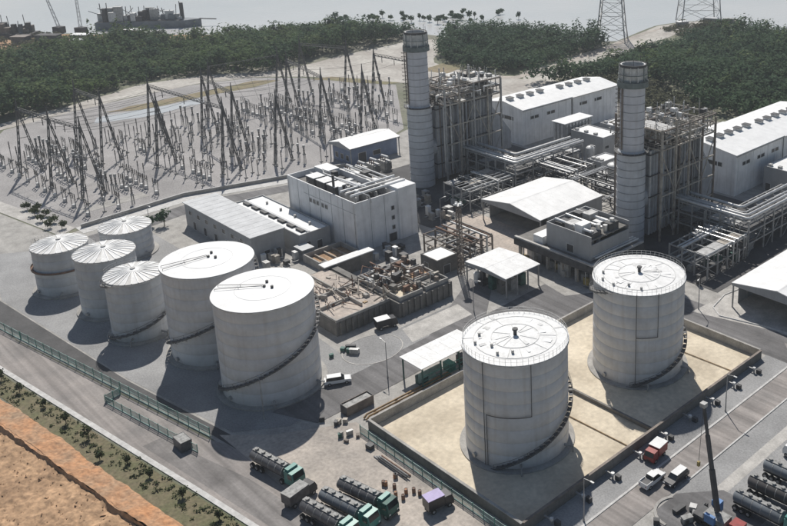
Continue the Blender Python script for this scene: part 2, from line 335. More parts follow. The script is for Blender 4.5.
# bund floor
ground('bund_floor', [(-124.4, 79.8), (-84.6, 79.8), (-84.6, 149), (-124.4, 149)], .03, 'sand')

# ------------------------------------------------------------------ haze
hz = MB().box(-2700, -2700, -5.5, 2700, 2700, 104).build('haze', 'concrete'); hz.data.materials.clear(); hz['kind'] = 'stuff'
hm = bpy.data.materials.new('haze'); hm.use_nodes = True; hm.node_tree.nodes.clear()
ho = hm.node_tree.nodes.new('ShaderNodeOutputMaterial'); hv = hm.node_tree.nodes.new('ShaderNodeVolumePrincipled')
hv.inputs['Color'].default_value = (.86, .91, .97, 1); hv.inputs['Density'].default_value = .0002; hv.inputs['Anisotropy'].default_value = .3
hm.node_tree.links.new(hv.outputs[0], ho.inputs['Volume']); hz.data.materials.append(hm)
# ------------------------------------------------------------------ storage tanks
def P(par, name, p, q, a, m, b=None): return MB().bar(p, q, a, b).build(name, m, par)
def railing(b, cx, cy, r, z, a0, a1, n, h=1.1):
    for k in range(n+1):
        t = a0+(a1-a0)*k/n; x, y = cx+r*math.cos(t), cy+r*math.sin(t); b.bar((x, y, z), (x, y, z+h), .04)
        if k < n:
            t2 = a0+(a1-a0)*(k+1)/n; x2, y2 = cx+r*math.cos(t2), cy+r*math.sin(t2)
            for f in (.5, 1): b.bar((x, y, z+h*f), (x2, y2, z+h*f), .032)
def tank(X, Y, r, h, label, style, stair=None, ncourse=7, shell='tank_white', group='storage tanks'):
    t = thing('storage_tank', label, 'tank', (X, Y, 0), group); N = 72
    MB().lathe([(r-.3, .02), (r+1.1, .02), (r+1.1, .32), (r-.3, .42)], X, Y, N).build('foundation_ring', 'concrete', t, True)
    hc = (h-.4)/ncourse
    for i in range(ncourse):
        ri = r-.014*i; z = .4+i*hc
        MB().lathe([(ri-.02, z), (ri, z+.03), (ri, z+hc-.03), (ri-.02, z+hc)], X, Y, N).build('shell_course', shell, t, True)
    slope = {'rib': .17, 'plain': .055, 'patched': .06}[style]; zt = h+.1+r*slope
    rf = MB().lathe([(r-.2, h-.02), (r+.12, h), (r+.12, h+.1), (.02, zt)], X, Y, N).build('roof', {'rib': 'roof_rib', 'plain': 'roof_white', 'patched': 'roof_dirty'}[style], t, True)
    MB().lathe([(r+.02, h-.32), (r+.16, h-.32), (r+.16, h-.04), (r+.02, h-.04)], X, Y, N).build('rim_angle', 'steel_light', t, True)
    if style == 'rib':
        first = None
        for k in range(28):
            a = 2*PI*k/28
            if first is None:
                b = MB(); L = r*1.0; b.v = []; b.bar((X+.5, Y, zt-.5*slope+.07), (X+r+.05, Y, h+.14), .20, .16); first = b.build('roof_rib', 'roof_white', t)
            else: share(first, 'roof_rib', (0, 0, 0), a, t)
        # light sheet between ribs: alternating plates
        b = MB()
        for k in range(28):
            if k % 2: continue
            a, c = 2*PI*k/28, 2*PI*(k+1)/28; z1, z2 = h+.13, zt-.1
            b.poly([(X+r*math.cos(a), Y+r*math.sin(a), z1), (X+r*math.cos(c), Y+r*math.sin(c), z1), (X+.6*math.cos(c), Y+.6*math.sin(c), z2+.03), (X+.6*math.cos(a), Y+.6*math.sin(a), z2+.03)])
        b.build('roof_plates', 'roof_dirty', t)
        MB().cyl(X, Y, .55, zt-.25, zt+.25, 16).build('roof_vent', 'steel', t, True)
        rb = MB(); railing(rb, X, Y, r+.05, h+.1, rad(150), rad(230), 10); rb.build('roof_railing', 'steel', t)
    elif style == 'plain':
        a = rad(-104 if X < -160 else -138); c0 = Vector((X, Y, 0))
        for da, off in ((-.07, -.25), (.07, .25)):
            b = MB(); d = Vector((math.cos(a+da), math.sin(a+da), 0)); n = Vector((-d.y, d.x, 0)); p = c0+n*off; pv = None
            for k in range(9):
                q = p+d*r*.96*k/8; zz = zt+(h+.1-zt)*k/8*.96; e = (q.x, q.y, zz+.32)
                if k % 4 == 0: b.bar((q.x, q.y, zz-.05), e, .06)
                if pv: b.bar(pv, e, .085)
                pv = e
            b.build('roof_rail', 'steel_dark', t)
        MB().lathe([(r*.55-.09, h+.1+r*.45*slope-.05), (r*.55, h+.1+r*.45*slope+.05), (r*.55+.09, h+.1+r*.45*slope-.05)], X, Y, N).build('ring_seam', 'roof_dirty', t)
        for dx, dy in ((.3, .2), (1.6, 1.1), (-1.2, 1.6)): MB().cyl(X+dx, Y+dy, .28, zt-.25, zt+.35, 12).build('roof_vent', 'steel_dark', t, True)
    else:
        rb = MB(); railing(rb, X, Y, r-.1, h+.1, 0, 2*PI, 60); rb.build('roof_railing', 'steel_light', t)
        zz = lambda q: h+.13+r*(1-q)*slope
        for q in (.78, .45): MB().lathe([(r*q-.1, zz(q)-.1), (r*q-.08, zz(q)+.04), (r*q+.08, zz(q)+.04), (r*q+.1, zz(q)-.1)], X, Y, N).build('ring_seam', 'seam_pale', t)
        for k in range(18):
            a = 2*PI*k/18+.1; r0, r1 = random.choice(((.1, .44), (.46, .77), (.79, .98)))
            P(t, 'radial_seam', (X+r*r0*math.cos(a), Y+r*r0*math.sin(a), zz(r0)), (X+r*r1*math.cos(a), Y+r*r1*math.sin(a), zz(r1)), .10, 'seam_pale', .06)
        for k in range(14):
            a = rad(random.uniform(0, 360)); q = r*random.uniform(.3, .9); MB().obox(X+q*math.cos(a), Y+q*math.sin(a), h+.12+(r-q)*slope, random.uniform(.5, 1.6), random.uniform(.4, 1.2), .05, a).build('roof_patch', random.choice(['seam_pale', 'roof_white', 'roof_white']), t)
        MB().cyl(X, Y, .32, zt-.2, zt+.9, 14).cyl(X, Y, .5, zt+.9, zt+1.2, 14).build('roof_vent', 'steel_dark', t, True)
        for k in range(5):
            a = rad(-140+k*23); q = r*random.uniform(.55, .88); MB().cyl(X+q*math.cos(a), Y+q*math.sin(a), .25, h+.1, h+.7+(r-q)*slope, 10).build('roof_nozzle', 'steel', t, True)
    for k, a in enumerate((-95, -40, 20)):   # manway and nozzles low on the shell
        a = rad(a+12*(int(X) % 3)); c, d = math.cos(a), math.sin(a); MB().path([(X+(r-.1)*c, Y+(r-.1)*d, 1.2), (X+(r+.45)*c, Y+(r+.45)*d, 1.2)], .42 if k == 0 else .22, 14).build('manway' if k == 0 else 'nozzle', 'steel', t, True)
        if k: MB().path([(X+(r+.4)*c, Y+(r+.4)*d, 1.2), (X+(r+1.6)*c, Y+(r+1.6)*d, 1.2), (X+(r+1.6)*c, Y+(r+1.6)*d, .1)], .15, 8).build('base_pipe', 'steel', t, True)
    if stair:
        a0, slopez, z0, z1 = stair   # start angle, rise per radian
        b = MB(); hr = MB(); n = int((z1-z0)/.42); R1 = r+.08; R2 = r+.75; pv = None
        for k in range(n+1):
            z = z0+(z1-z0)*k/n; a = a0+(z-z0)/slopez; da = .42/slopez*.6
            p = [(X+R*math.cos(q), Y+R*math.sin(q)) for R, q in ((R1, a-da), (R2, a-da), (R2, a+da), (R1, a+da))]
            b.prism(p, z, z+.06); e = (X+R2*math.cos(a), Y+R2*math.sin(a), z)
            if pv:
                b.bar(pv, e, .06, .26); hr.bar((pv[0], pv[1], pv[2]+1.05), (e[0], e[1], e[2]+1.05), .055); hr.bar((pv[0], pv[1], pv[2]+.55), (e[0], e[1], e[2]+.55), .045)
            if k % 3 == 0: hr.bar(e, (e[0], e[1], e[2]+1.05), .055); b.bar((X+r*.995*math.cos(a), Y+r*.995*math.sin(a), z-.7), (e[0], e[1], z-.05), .07)
            pv = e
        s = b.build('spiral_stair', 'stair_grey', t); hr.build('handrail', 'stair_grey', s)
    return t
k62 = lambda h, f, a0: h*f/(rad(42)-a0)
tank(-237.1, 82.4, 6.29, 7.6, 'short ribbed-roof tank set back behind the other ribbed tanks', 'rib', None, 4, 'tank_grey')
t1 = tank(-227.6, 63.7, 6.12, 11.3, 'leftmost ribbed-roof tank with a rusty band round its middle', 'rib', None, 5, 'tank_grey')
MB().lathe([(6.13, 6.1), (6.75, 6.1), (6.75, 6.22), (6.13, 6.22)], -227.6, 63.7, 72, rad(-150), rad(25)).lathe([(6.7, 6.1), (6.75, 6.1), (6.75, 6.6), (6.7, 6.6)], -227.6, 63.7, 72, rad(-150), rad(25)).build('mid_walkway', 'rust', t1, True)
lb = MB()
for k in range(12):
    z = .6+k*.95; lb.obox(-232.9, 60.6, z, .9, .9, .08); lb.bar((-233.4, 60.2, z), (-232.4, 61.0, z+.9), .1); lb.bar((-233.4, 60.2, z), (-233.4, 60.2, z+.95), .09); lb.bar((-232.4, 60.2, z), (-232.4, 60.2, z+.95), .09)
lb.build('ladder_tower', 'steel_dark', t1)
tank(-208.4, 67.1, 6.42, 14.0, 'middle ribbed-roof tank, taller than the banded one beside it', 'rib', None, 6, 'tank_grey')
tank(-192.0, 66.9, 5.93, 13.9, 'ribbed-roof tank nearest the smooth white-roofed tanks, with spiral stair', 'rib', (rad(-105), k62(13.9, .36, rad(-105)), .3, 13.7), 6, 'tank_grey')
tank(-173.5, 75.2, 9.17, 20.1, 'large smooth white-roofed tank between ribbed tank and its twin', 'plain', (rad(-150), k62(20, .7, rad(-150)), .3, 19.9), 8)
tank(-152.1, 75.9, 9.46, 20.2, 'large smooth white-roofed tank at the near end of the left row', 'plain', (rad(-122), k62(20.2, .62, rad(-122)), .3, 20.0), 8)
t6 = tank(-102.45, 95.9, 9.26, 20.3, 'nearer of the two patched-roof tanks inside the walled sandy bund', 'patched', (rad(-68), k62(20.3, .40, rad(-68)), .3, 20.1), 8)
t7 = tank(-102.48, 130.4, 9.3, 20.0, 'farther of the two patched-roof tanks inside the walled sandy bund', 'patched', (rad(-60), k62(20.0, .30, rad(-60)), .3, 19.8), 8)
def shell_pipe(t, X, Y, r, pts, rr=.075):
    out = []
    for (a0, z0), (a1, z1) in zip(pts[:-1], pts[1:]):
        n = max(1, int(abs(a1-a0)/4))
        for k in range(n): u = k/n; a = rad(a0+(a1-a0)*u); out.append((X+(r+.22)*math.cos(a), Y+(r+.22)*math.sin(a), z0+(z1-z0)*u))
    a, z = pts[-1]; out.append((X+(r+.22)*math.cos(rad(a)), Y+(r+.22)*math.sin(rad(a)), z))
    MB().path(out, rr, 6).build('shell_pipe', 'stair_grey', t, True)
shell_pipe(t6, -102.45, 95.9, 9.26, [(-79, .5), (-79, 20.3)]); shell_pipe(t6, -102.45, 95.9, 9.26, [(-76, .5), (-76, 10.5), (-28, 10.5), (-28, 20.4)])
shell_pipe(t7, -102.48, 130.4, 9.3, [(-54, .5), (-54, 20.3)]); shell_pipe(t7, -102.48, 130.4, 9.3, [(-54, 11), (-28, 11), (-28, 20.4)])

# ------------------------------------------------------------------ bund wall and clutter round it
bw = thing('bund_wall', 'low concrete wall enclosing the sandy floor and two tanks', 'wall', (-104, 114, 0))
def wallrun(par, a, b, th, h, step, m='concrete_dark', cap='concrete', name='wall_panel'):
    a, b = Vector(a), Vector(b); L = (b-a).length; n = max(1, round(L/step)); d = (b-a)/n; rz = math.atan2(d.y, d.x); l = d.length
    first = fc = None
    for k in range(n):
        c = a+d*(k+.5)
        if first is None:
            o = MB().obox(0, 0, 0, l-.03, th, h); first = o.build(name, m, None); first.parent = par
            o = MB().obox(0, 0, h+.002, l-.01, th+.14, .12); fc = o.build('coping', cap, None); fc.parent = par
            for q in (first, fc): q.location = Vector((c.x, c.y, 0))-par.location; q.rotation_euler.z = rz
        else:
            for q, nm in ((first, name), (fc, 'coping')): share(q, nm, Vector((c.x, c.y, 0))-par.location, rz, par)
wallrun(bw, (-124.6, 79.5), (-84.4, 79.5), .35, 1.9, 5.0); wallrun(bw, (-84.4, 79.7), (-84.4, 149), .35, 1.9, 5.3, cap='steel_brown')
wallrun(bw, (-124.6, 79.7), (-124.6, 149), .35, 1.9, 5.3, m='concrete'); wallrun(bw, (-124.4, 149.1), (-84.6, 149.1), .35, 1.9, 5.0, m='concrete')
dv = thing('bund_divider', 'low dark dividing wall between the two bund tanks', 'wall', (-104, 113.3, 0)); wallrun(dv, (-124.3, 113.0), (-84.7, 113.6), .3, .75, 6.6, cap='concrete_dark')
for i, (a, b) in enumerate((((-124, 106, .25), (-85, 107.3, .25)), ((-101, 139.8, .25), (-85, 140.6, .25)))):
    tag(MB().path([a, b], .1, 8).build('drain_pipe', 'pipe_brown', None, True), ['thin brown pipe across sand between the near tank and divider', 'thin brown pipe across sand behind the far bund tank'][i], 'pipe')
# teal fence along the outside of the near bund wall and by the lower road
def fence(a, b, h, step, label, cat='fence', mesh_m='teal_pale', n_in=16):
    a, b = Vector((*a, 0)), Vector((*b, 0)); t = thing('mesh_fence', label, cat, (a+b)/2); d = (b-a); n = max(1, round(d.length/step)); d /= n; l = d.length; rz = math.atan2(d.y, d.x); fp = fq = None
    for k in range(n+1):
        p = a+d*k-t.location
        if fp is None: fp = MB().box(-.06, -.06, 0, .06, .06, h+.12).build('post', 'teal', None); fp.parent = t; fp.location = p
        else: share(fp, 'post', p, rz, t)
        if k < n:
            c = a+d*(k+.5)-t.location
            if fq is None:
                m = MB(); m.box(-l/2, -.09, .01, l/2, .09, .22); m.box(-l/2, -.03, h-.08, l/2, .03, h);  m.box(-l/2, -.03, h*.5-.03, l/2, .03, h*.5+.03)
                for j in range(n_in): x = -l/2+(j+.5)*l/n_in; m.box(x-.025, -.015, .22, x+.025, .015, h-.08)
                fq = m.build('mesh_panel', mesh_m, None); fq.parent = t; fq.location = c; fq.rotation_euler.z = rz
            else: share(fq, 'mesh_panel', c, rz, t)
fence((-290, 33), (-207.3, 47.3), 2.0, 3.2, 'teal mesh fence along service road, far left stretch'); fence((-207.1, 47.4), (-143.7, 58.6), 2.0, 3.0, 'teal mesh fence along the road below the left tank row')
fence((-169, 50.2), (-141, 55.0), 1.6, 2.8, 'teal mesh barrier standing forward of the long roadside fence'); fence((-169, 50.4), (-169.6, 53.2), 1.6, 1.6, 'short teal fence return joining the barrier to the long fence')
fence((-124.6, 77.6), (-86, 77.6), 1.7, 2.6, 'teal mesh fence in front of the near bund wall', n_in=16)
# brown pipes outside the left bund wall
for i, x in enumerate((-126.0, -126.9, -127.7)):
    p = thing('pipeline', ['brown pipeline nearest the bund wall on low sleepers', 'middle brown pipeline of three beside the bund wall', 'outermost brown pipeline of three beside the bund wall'][i], 'pipe', (x, 90, 0))
    MB().path([(x, 80.5, .2), (x, 81.2, .75), (x, 100.5, .75), (x, 101.2, .2)], .2, 10).build('pipe_run', 'pipe_brown', p, True)
    for y in (83, 88, 93, 98): MB().box(x-.25, y-.2, .02, x+.25, y+.2, .55).build('sleeper', 'concrete', p)
# ------------------------------------------------------------------ generic building pieces
def roof_gear(par, items):
    for (x, y, z, lx, ly, lz, m) in items: MB().box(x-lx/2, y-ly/2, z, x+lx/2, y+ly/2, z+lz).build('roof_unit', m, par)
def hall(name, label, X0, X1, Y0, Y1, h, wallm, roofm, parapet=.5, cat='building', roofname='roof'):
    t = thing(name, label, cat, ((X0+X1)/2, (Y0+Y1)/2, 0)); th = .3
    MB().box(X0, Y0, 0, X1, Y0+th, h).build('wall', wallm, t); MB().box(X0, Y1-th, 0, X1, Y1, h).build('wall', wallm, t)
    MB().box(X0, Y0+th, 0, X0+th, Y1-th, h).build('wall', wallm, t); MB().box(X1-th, Y0+th, 0, X1, Y1-th, h).build('wall', wallm, t)
    MB().box(X0+th, Y0+th, h-parapet-.3, X1-th, Y1-th, h-parapet).build(roofname, roofm, t)
    return t
def opening(t, face, x0, x1, z0, z1, at, m='window_dark', frame='steel_light', name='window'):
    e = .03; f = MB(); g_ = MB(); fw = .12
    def bx(b, u0, u1, w0, w1, d0, d1):
        if face == '-y': b.box(u0, at-d1, w0, u1, at-d0, w1)
        else: b.box(at+d0, u0, w0, at+d1, u1, w1)
    bx(g_, x0, x1, z0, z1, .004, .03)
    for u0, u1, w0, w1 in ((x0-fw, x1+fw, z1, z1+fw), (x0-fw, x1+fw, z0-fw, z0), (x0-fw, x0, z0, z1), (x1, x1+fw, z0, z1)): bx(f, u0, u1, w0, w1, .004, .10)
    o = g_.build(name, m, t); f.build('frame', frame, o); return o
# long grey building
A = hall('control_building', 'long grey building with a pale flat sheet roof behind the large tanks', -243.5, -206.2, 101.2, 110.4, 6.9, 'wall_grey', 'concrete', 1.2)
MB().box(-243.9, 100.8, 6.905, -205.8, 110.8, 7.1).build('roof_sheet', 'roof_grey', A)
for k in range(12): MB().box(-243.9+3.0*k+2.4, 100.85, 7.102, -243.9+3.0*k+2.5, 110.75, 7.13).build('roof_seam', 'roof_grey', A)
for k in range(7): opening(A, '-y', -241+k*4.8, -239.4+k*4.8, 4.0, 5.2, 101.2)
for k in range(5): opening(A, '-y', -239+k*6.2, -237.4+k*6.2, .1, 2.4, 101.2, m='steel_dark', name='door')
opening(A, 'x', 104.5, 106, .1, 2.3, -206.2, m='steel_dark', name='door')
B = hall('annex_building', 'low annex with pale roof and dark skylight strip beside white block', -237, -202, 112.4, 121.6, 5.3, 'wall_grey', 'roof_white', .35)
for k in range(7): MB().box(-235+k*4.7, 114.2, 4.96, -232+k*4.7, 115.3, 5.5).build('skylight', 'steel_dark', B)
MB().box(-236.6, 115.35, 4.955, -202.4, 116.0, 5.45).build('roof_duct', 'roof_grey', B)
for k in range(4): MB().cyl(-230+k*7.5, 119, .35, 4.9, 5.7, 12).build('roof_vent', 'steel', B, True)
opening(B, 'x', 114, 115.5, 1.4, 2.8, -202); opening(B, 'x', 117.5, 119, .1, 2.3, -202, m='steel_dark', name='door')
roofd = thing('entrance_shelter', 'small grey shelter at the end of the low annex', 'shelter', (-199.6, 112, 0))
MB().box(-201.6, 110.3, 2.9, -197.4, 113.9, 3.05).build('roof', 'roof_grey', roofd)
for x in (-201.2, -197.8):
    for y in (110.7, 113.5): MB().box(x-.08, y-.08, 0, x+.08, y+.08, 2.9).build('post', 'steel', roofd)
# white block with plant on the roof
D = hall('white_block', 'big windowless white block with machinery on its roof', -224.4, -191.0, 123.0, 136.2, 14.1, 'wall_white', 'concrete_dark', 1.6)
MB().box(-196.4, 136.2, 0, -190.4, 142.2, 14.8).build('stair_tower', 'wall_white', D)
MB().box(-224.4, 136.25, 0, -196.5, 146.8, 9.4).build('rear_wing', 'wall_grey', D)
MB().box(-224.0, 136.6, 9.404, -196.9, 146.4, 9.6).build('rear_roof', 'concrete', D)
for k in range(5): opening(D, '-y', -213.2+k*1.75+(.7 if k > 2 else 0), -212.2+k*1.75+(.7 if k > 2 else 0), 9.0, 10.0, 123.0, frame='wall_grey')
for z in (3.5, 6.3, 9.1): opening(D, 'x', 134.2, 135.0, z, z+1.0, -191.0, frame='wall_grey')
opening(D, 'x', 133.0, 135.4, .05, 2.4, -191.0, m='steel_dark', name='door')
for x in (-219, -213.5, -208, -202.5, -197): MB().box(x-.05, 122.93, .1, x+.05, 122.998, 13.9).build('panel_joint', 'wall_grey', D)
for y in (127.5, 132): MB().box(-190.998, y-.05, .1, -190.93, y+.05, 13.9).build('panel_joint', 'wall_grey', D)
for x in (-223.8, -191.6): MB().path([(x, 122.8, .2), (x, 122.8, 13.6)], .11, 8).build('downpipe', 'steel_light', D, True)
MB().box(-216, 122.95, 10.9, -191.0, 123.0, 11.0).build('string_course', 'wall_grey', D)
MB().box(-224.0, 131.5, 12.5, -217.5, 135.8, 14.6).build('roof_unit', 'roof_white', D)
for i in range(3): MB().box(-217+i*5.2, 124.6, 12.5, -213+i*5.2, 128.2, 15.2).build('roof_unit', 'steel_dark', D); MB().box(-217.1+i*5.2, 124.5, 15.204, -212.9+i*5.2, 128.3, 15.35).build('unit_cover', 'roof_dirty', D)
for i in range(4): MB().path([(-216+i*1.6, 129.6, 14.8), (-199+i*.6, 129.4+i*.5, 14.8+.4*(i % 2))], .32, 8).build('roof_duct', ['pipe_silver', 'roof_white', 'steel', 'roof_dirty'][i], D, True)
for i in range(3): MB().path([(-199.5+i*2.4, 124.2, 14.9), (-199.5+i*2.4, 141.5, 14.9), (-199.5+i*2.4, 141.9, 12.0)], .38, 8).build('roof_duct', ['roof_white', 'pipe_silver', 'roof_white'][i], D, True)
for i in range(5): MB().box(-201, 125+i*3.2, 12.5, -193.4, 125.25+i*3.2, 14.5).build('duct_support', 'steel', D)
for i in range(6): x = -206+i*1.9; MB().cyl(x, 126.0+(i % 2)*1.2, .55, 12.5, 14.6+(i % 3)*.4, 14).build('roof_vessel', ['steel', 'steel_dark', 'roof_white'][i % 3], D, True)
for i in range(9): x = -222+i*3.1; MB().box(x, 138+(i*1.7 % 4), 9.6, x+2.3, 140.5+(i*1.7 % 4), 11.0+(i % 3)*.7).build('roof_unit', ['steel', 'roof_white', 'steel_dark'][i % 3], D)
for i in range(4): MB().path([(-223, 138.6+i*2.1, 11.8), (-198, 138.6+i*2.1, 11.8)], .26, 8).build('roof_duct', ['pipe_silver', 'roof_white'][i % 2], D, True)
rr_ = random.Random(61)
for i in range(22): x = rr_.uniform(-217, -193); y = rr_.uniform(124.6, 134.6); MB().obox(x, y, 12.504, rr_.uniform(.5, 2.2), rr_.uniform(.5, 2.0), rr_.uniform(.6, 2.3), rr_.choice((0, 0, .3))).build('roof_unit', rr_.choice(['steel', 'steel_dark', 'roof_white', 'roof_dirty', 'steel_dark']), D)
for i in range(10): x = rr_.uniform(-216, -196); y = rr_.uniform(125, 133); MB().path([(x, y, 12.6), (x, y, 14.9), (x+rr_.uniform(-6, 6), y, 14.9), (x+rr_.uniform(-6, 6), y+rr_.uniform(-3, 3), 13)], rr_.uniform(.1, .22), 7).build('roof_pipe', rr_.choice(['pipe_silver', 'steel', 'roof_dirty']), D, True)
MB().cyl(-203.5, 124.8, .35, 12.5, 18.5, 12).build('exhaust_pipe', 'steel_dark', D, True)
# second block (right-hand unit)
E2 = thing('plant_room', 'grey plant room with rooftop machinery on a raised dark-edged slab', 'building', (-141, 158, 0))
MB().box(-158, 148.6, 5.4, -131.2, 168.4, 6.1).build('slab', 'concrete_dark', E2); MB().box(-158.05, 148.3, 4.3, -131.0, 148.58, 6.09).build('fascia', 'steel_dark', E2); MB().box(-131.18, 148.6, 4.3, -130.9, 168.4, 6.09).build('fascia', 'steel_dark', E2); MB().box(-158.1, 148.5, 6.104, -131.1, 149.2, 6.5).build('slab_kerb', 'concrete_light', E2); MB().box(-131.8, 149.25, 6.104, -131.1, 168.4, 6.5).build('slab_kerb', 'concrete_light', E2)
for x in np.linspace(-157, -132.2, 6):
    for y in (149.6, 158, 167): MB().box(x-.35, y-.35, 0, x+.35, y+.35, 5.4).build('column', 'concrete', E2)
MB().box(-157, 152, 0, -146, 167, 5.39).build('ground_room', 'wall_grey', E2); MB().box(-144, 155, 0, -134, 167, 4.6).build('ground_room', 'concrete', E2)
MB().box(-148.6, 150.8, 6.1, -133.6, 151.1, 12.4).build('wall', 'wall_grey', E2); MB().box(-148.6, 165.2, 6.1, -133.6, 165.5, 12.4).build('wall', 'wall_grey', E2)
MB().box(-148.6, 151.1, 6.1, -148.3, 165.2, 12.4).build('wall', 'wall_grey', E2); MB().box(-133.9, 151.1, 6.1, -133.6, 165.2, 10.2).build('wall', 'wall_grey', E2); MB().box(-148.3, 151.1, 11.0, -133.9, 165.2, 11.3).build('roof', 'concrete_dark', E2)
q2 = random.Random(12)
for i in range(16): x = q2.uniform(-156, -133); y = q2.uniform(149.5, 154); MB().obox(x, y, .02, q2.uniform(.8, 2.4), q2.uniform(.8, 2), q2.uniform(1, 3.6)).build('machine_box', q2.choice(['steel', 'steel_dark', 'concrete', 'roof_dirty', 'yellow', 'steel_tan']), E2)
for i in range(8): x = q2.uniform(-156, -133); MB().path([(x, 149.6, .2), (x, 149.6, 3.6), (x+q2.uniform(-5, 5), 150, 3.6)], q2.uniform(.1, .25), 7).build('pipe_run', q2.choice(['steel', 'pipe_silver', 'steel_tan']), E2, True)
opening(E2, '-y', -141.5, -139.3, 6.6, 8.6, 150.8, m='steel_dark', name='louvre')
for i in range(3): MB().path([(-147.6, 153+i*4, 12.9), (-135, 152.6+i*4, 12.9)], .34, 8).build('roof_duct', ['roof_white', 'pipe_silver', 'roof_white'][i], E2, True)
for i in range(8): x = -147+(i % 4)*3.4; y = 152.2+(i//4)*6.6; MB().box(x, y, 11.3, x+2.4, y+3.4, 12.6+(i % 3)*.6).build('roof_unit', ['steel_dark', 'steel', 'roof_white', 'steel_dark'][i % 4], E2)
for i in range(4): MB().cyl(-135.4, 153+i*2.6, .6, 10.2 if i > 1 else 6.1, 13+(i % 2), 12).build('roof_vessel', 'pipe_silver', E2, True)
for i in range(3): MB().path([(-134.6+i*.9, 151.5, 6.9), (-134.4+i*.9, 168, 6.9)], .25, 8).build('roof_duct', 'pipe_silver', E2, True)
MB().box(-152.5, 149.9, 6.104, -149.2, 156, 8.2).build('roof_unit', 'roof_white', E2)
# sheds and canopies
def gable(name, label, X0, X1, Y0, Y1, he, hr, roofm, cat='shed', walls=0, rx=.5, nx=5):
    t = thing(name, label, cat, ((X0+X1)/2, (Y0+Y1)/2, 0)); xr = X0+(X1-X0)*rx; th = .18; nseg = max(1, round((Y1-Y0)/2.2)); fa = fb = None
    for k in range(nseg):
        y0 = Y0+(Y1-Y0)*k/nseg; y1 = Y0+(Y1-Y0)*(k+1)/nseg-.02
        if fa is None:
            fa = MB(); fa.v = [(X0, y0, he), (xr, y0, hr), (xr, y1, hr), (X0, y1, he), (X0, y0, he+th), (xr, y0, hr+th), (xr, y1, hr+th), (X0, y1, he+th)]
            fa.f = [(4, 5, 6, 7), (3, 2, 1, 0), (0, 1, 5, 4), (2, 3, 7, 6), (3, 0, 4, 7), (1, 2, 6, 5)]; fa = fa.build('roof_sheet', roofm, t)
            fb = MB(); fb.v = [(xr+.01, y0, hr), (X1, y0, he), (X1, y1, he), (xr+.01, y1, hr), (xr+.01, y0, hr+th), (X1, y0, he+th), (X1, y1, he+th), (xr+.01, y1, hr+th)]
            fb.f = [(4, 5, 6, 7), (3, 2, 1, 0), (0, 1, 5, 4), (2, 3, 7, 6), (3, 0, 4, 7), (1, 2, 6, 5)]; fb = fb.build('roof_sheet', roofm, t)
        else: share(fa, 'roof_sheet', (0, y0-Y0, 0), 0, t); share(fb, 'roof_sheet', (0, y0-Y0, 0), 0, t)
    b = MB(); b.v = [(xr-.35, Y0, hr+th-.03), (xr+.35, Y0, hr+th-.03), (xr, Y0, hr+th+.05), (xr-.35, Y1, hr+th-.03), (xr+.35, Y1, hr+th-.03), (xr, Y1, hr+th+.05)]; b.f = [(0, 1, 2), (5, 4, 3), (0, 2, 5, 3), (1, 4, 5, 2), (0, 3, 4, 1)]; b.build('ridge_cap', roofm, t)
    for y in (Y0+.02, Y1-.12):
        b = MB(); b.v = [(X0+.1, y, he-.5), (X1-.1, y, he-.5), (X1-.1, y, he-.02), (xr, y, hr-.02), (X0+.1, y, he-.02)]; b.v += [(x, y+.1, z) for x, _, z in b.v[:5]]
        b.f = [(0, 1, 2, 3, 4), (9, 8, 7, 6, 5)]+[(k, 5+k, 5+(k+1) % 5, (k+1) % 5) for k in range(5)]; b.build('gable_panel', 'wall_grey', t)
    for y in np.linspace(Y0+.4, Y1-.4, max(2, nx)):
        for x in (X0+.3, X1-.3): MB().box(x-.14, y-.14, 0, x+.14, y+.14, he).build('column', 'steel', t)
        MB().bar((X0+.3, y, he-.25), (X1-.3, y, he-.25), .14, .3).build('tie_beam', 'steel', t)
    if walls:
        MB().box(X0+.1, Y0+3, 0, X0+.16, Y1-.3, he-.02).build('side_wall', 'wall_grey', t); MB().box(X1-.16, Y0+3, 0, X1-.1, Y1-.3, he-.02).build('side_wall', 'wall_grey', t); MB().box(X0+.2, Y1-.3, 0, X1-.2, Y1-.22, he-.02).build('back_wall', 'wall_grey', t)
    return t
gable('storage_shed', 'wide white gabled shed open at the front, between the two stacks', -184.5, -160.6, 160.6, 186.5, 6.2, 8.0, 'roof_white', walls=1)
gable('storage_shed', 'white gabled shed open at the front, cut by the right frame edge', -101.6, -78, 163.8, 190, 6.2, 8.0, 'roof_white', walls=1)
gable('car_port', 'small grey-white gabled canopy on posts beside the brown mast', -157.3, -142.6, 130.9, 142.4, 5.4, 5.9, 'roof_dirty', 'canopy', nx=4)
q2 = random.Random(8)
for i in range(9): x = -153+(i % 3)*3.3; y = 133+(i//3)*3.2; tag(MB().obox(x, y, .02, q2.uniform(1.4, 2.4), q2.uniform(1.2, 2), q2.uniform(1.4, 3.2)).obox(x, y, 1.2, 1.0, 1.0, 2.4).obox(x+.2, y, 3.5, .3, .3, .9).build('pump_unit', q2.choice(['steel_dark', 'teal_dark', 'steel', 'concrete_dark'])), 'boxy pump unit standing under the small grey-white canopy', 'pump', 'pump units under the small canopy')
for i, (x, y) in enumerate(((-155.2, 133), (-155.4, 137))): tag(MB().cyl(x, y, .9, .02, 2.4, 16).lathe([(.9, 2.4), (.5, 2.75), (.01, 2.85)], x, y, 16).build('white_vessel', 'roof_dirty', None, True), ['small white vessel at the near left corner of small canopy', 'small white vessel at the far left corner of small canopy'][i], 'vessel')
g4 = gable('switch_house', 'blue-walled house with white gabled roof behind the white block', -265.5, -252.5, 162.2, 183, 6.0, 7.4, 'roof_white', 'building', nx=2)
MB().box(-264.6, 163.2, 0, -253.4, 182.2, 5.5).build('wall', 'blue_wall', g4)
for k in range(3): opening(g4, '-y', -263+k*3.2, -261.4+k*3.2, 1.2, 3.0, 163.2)
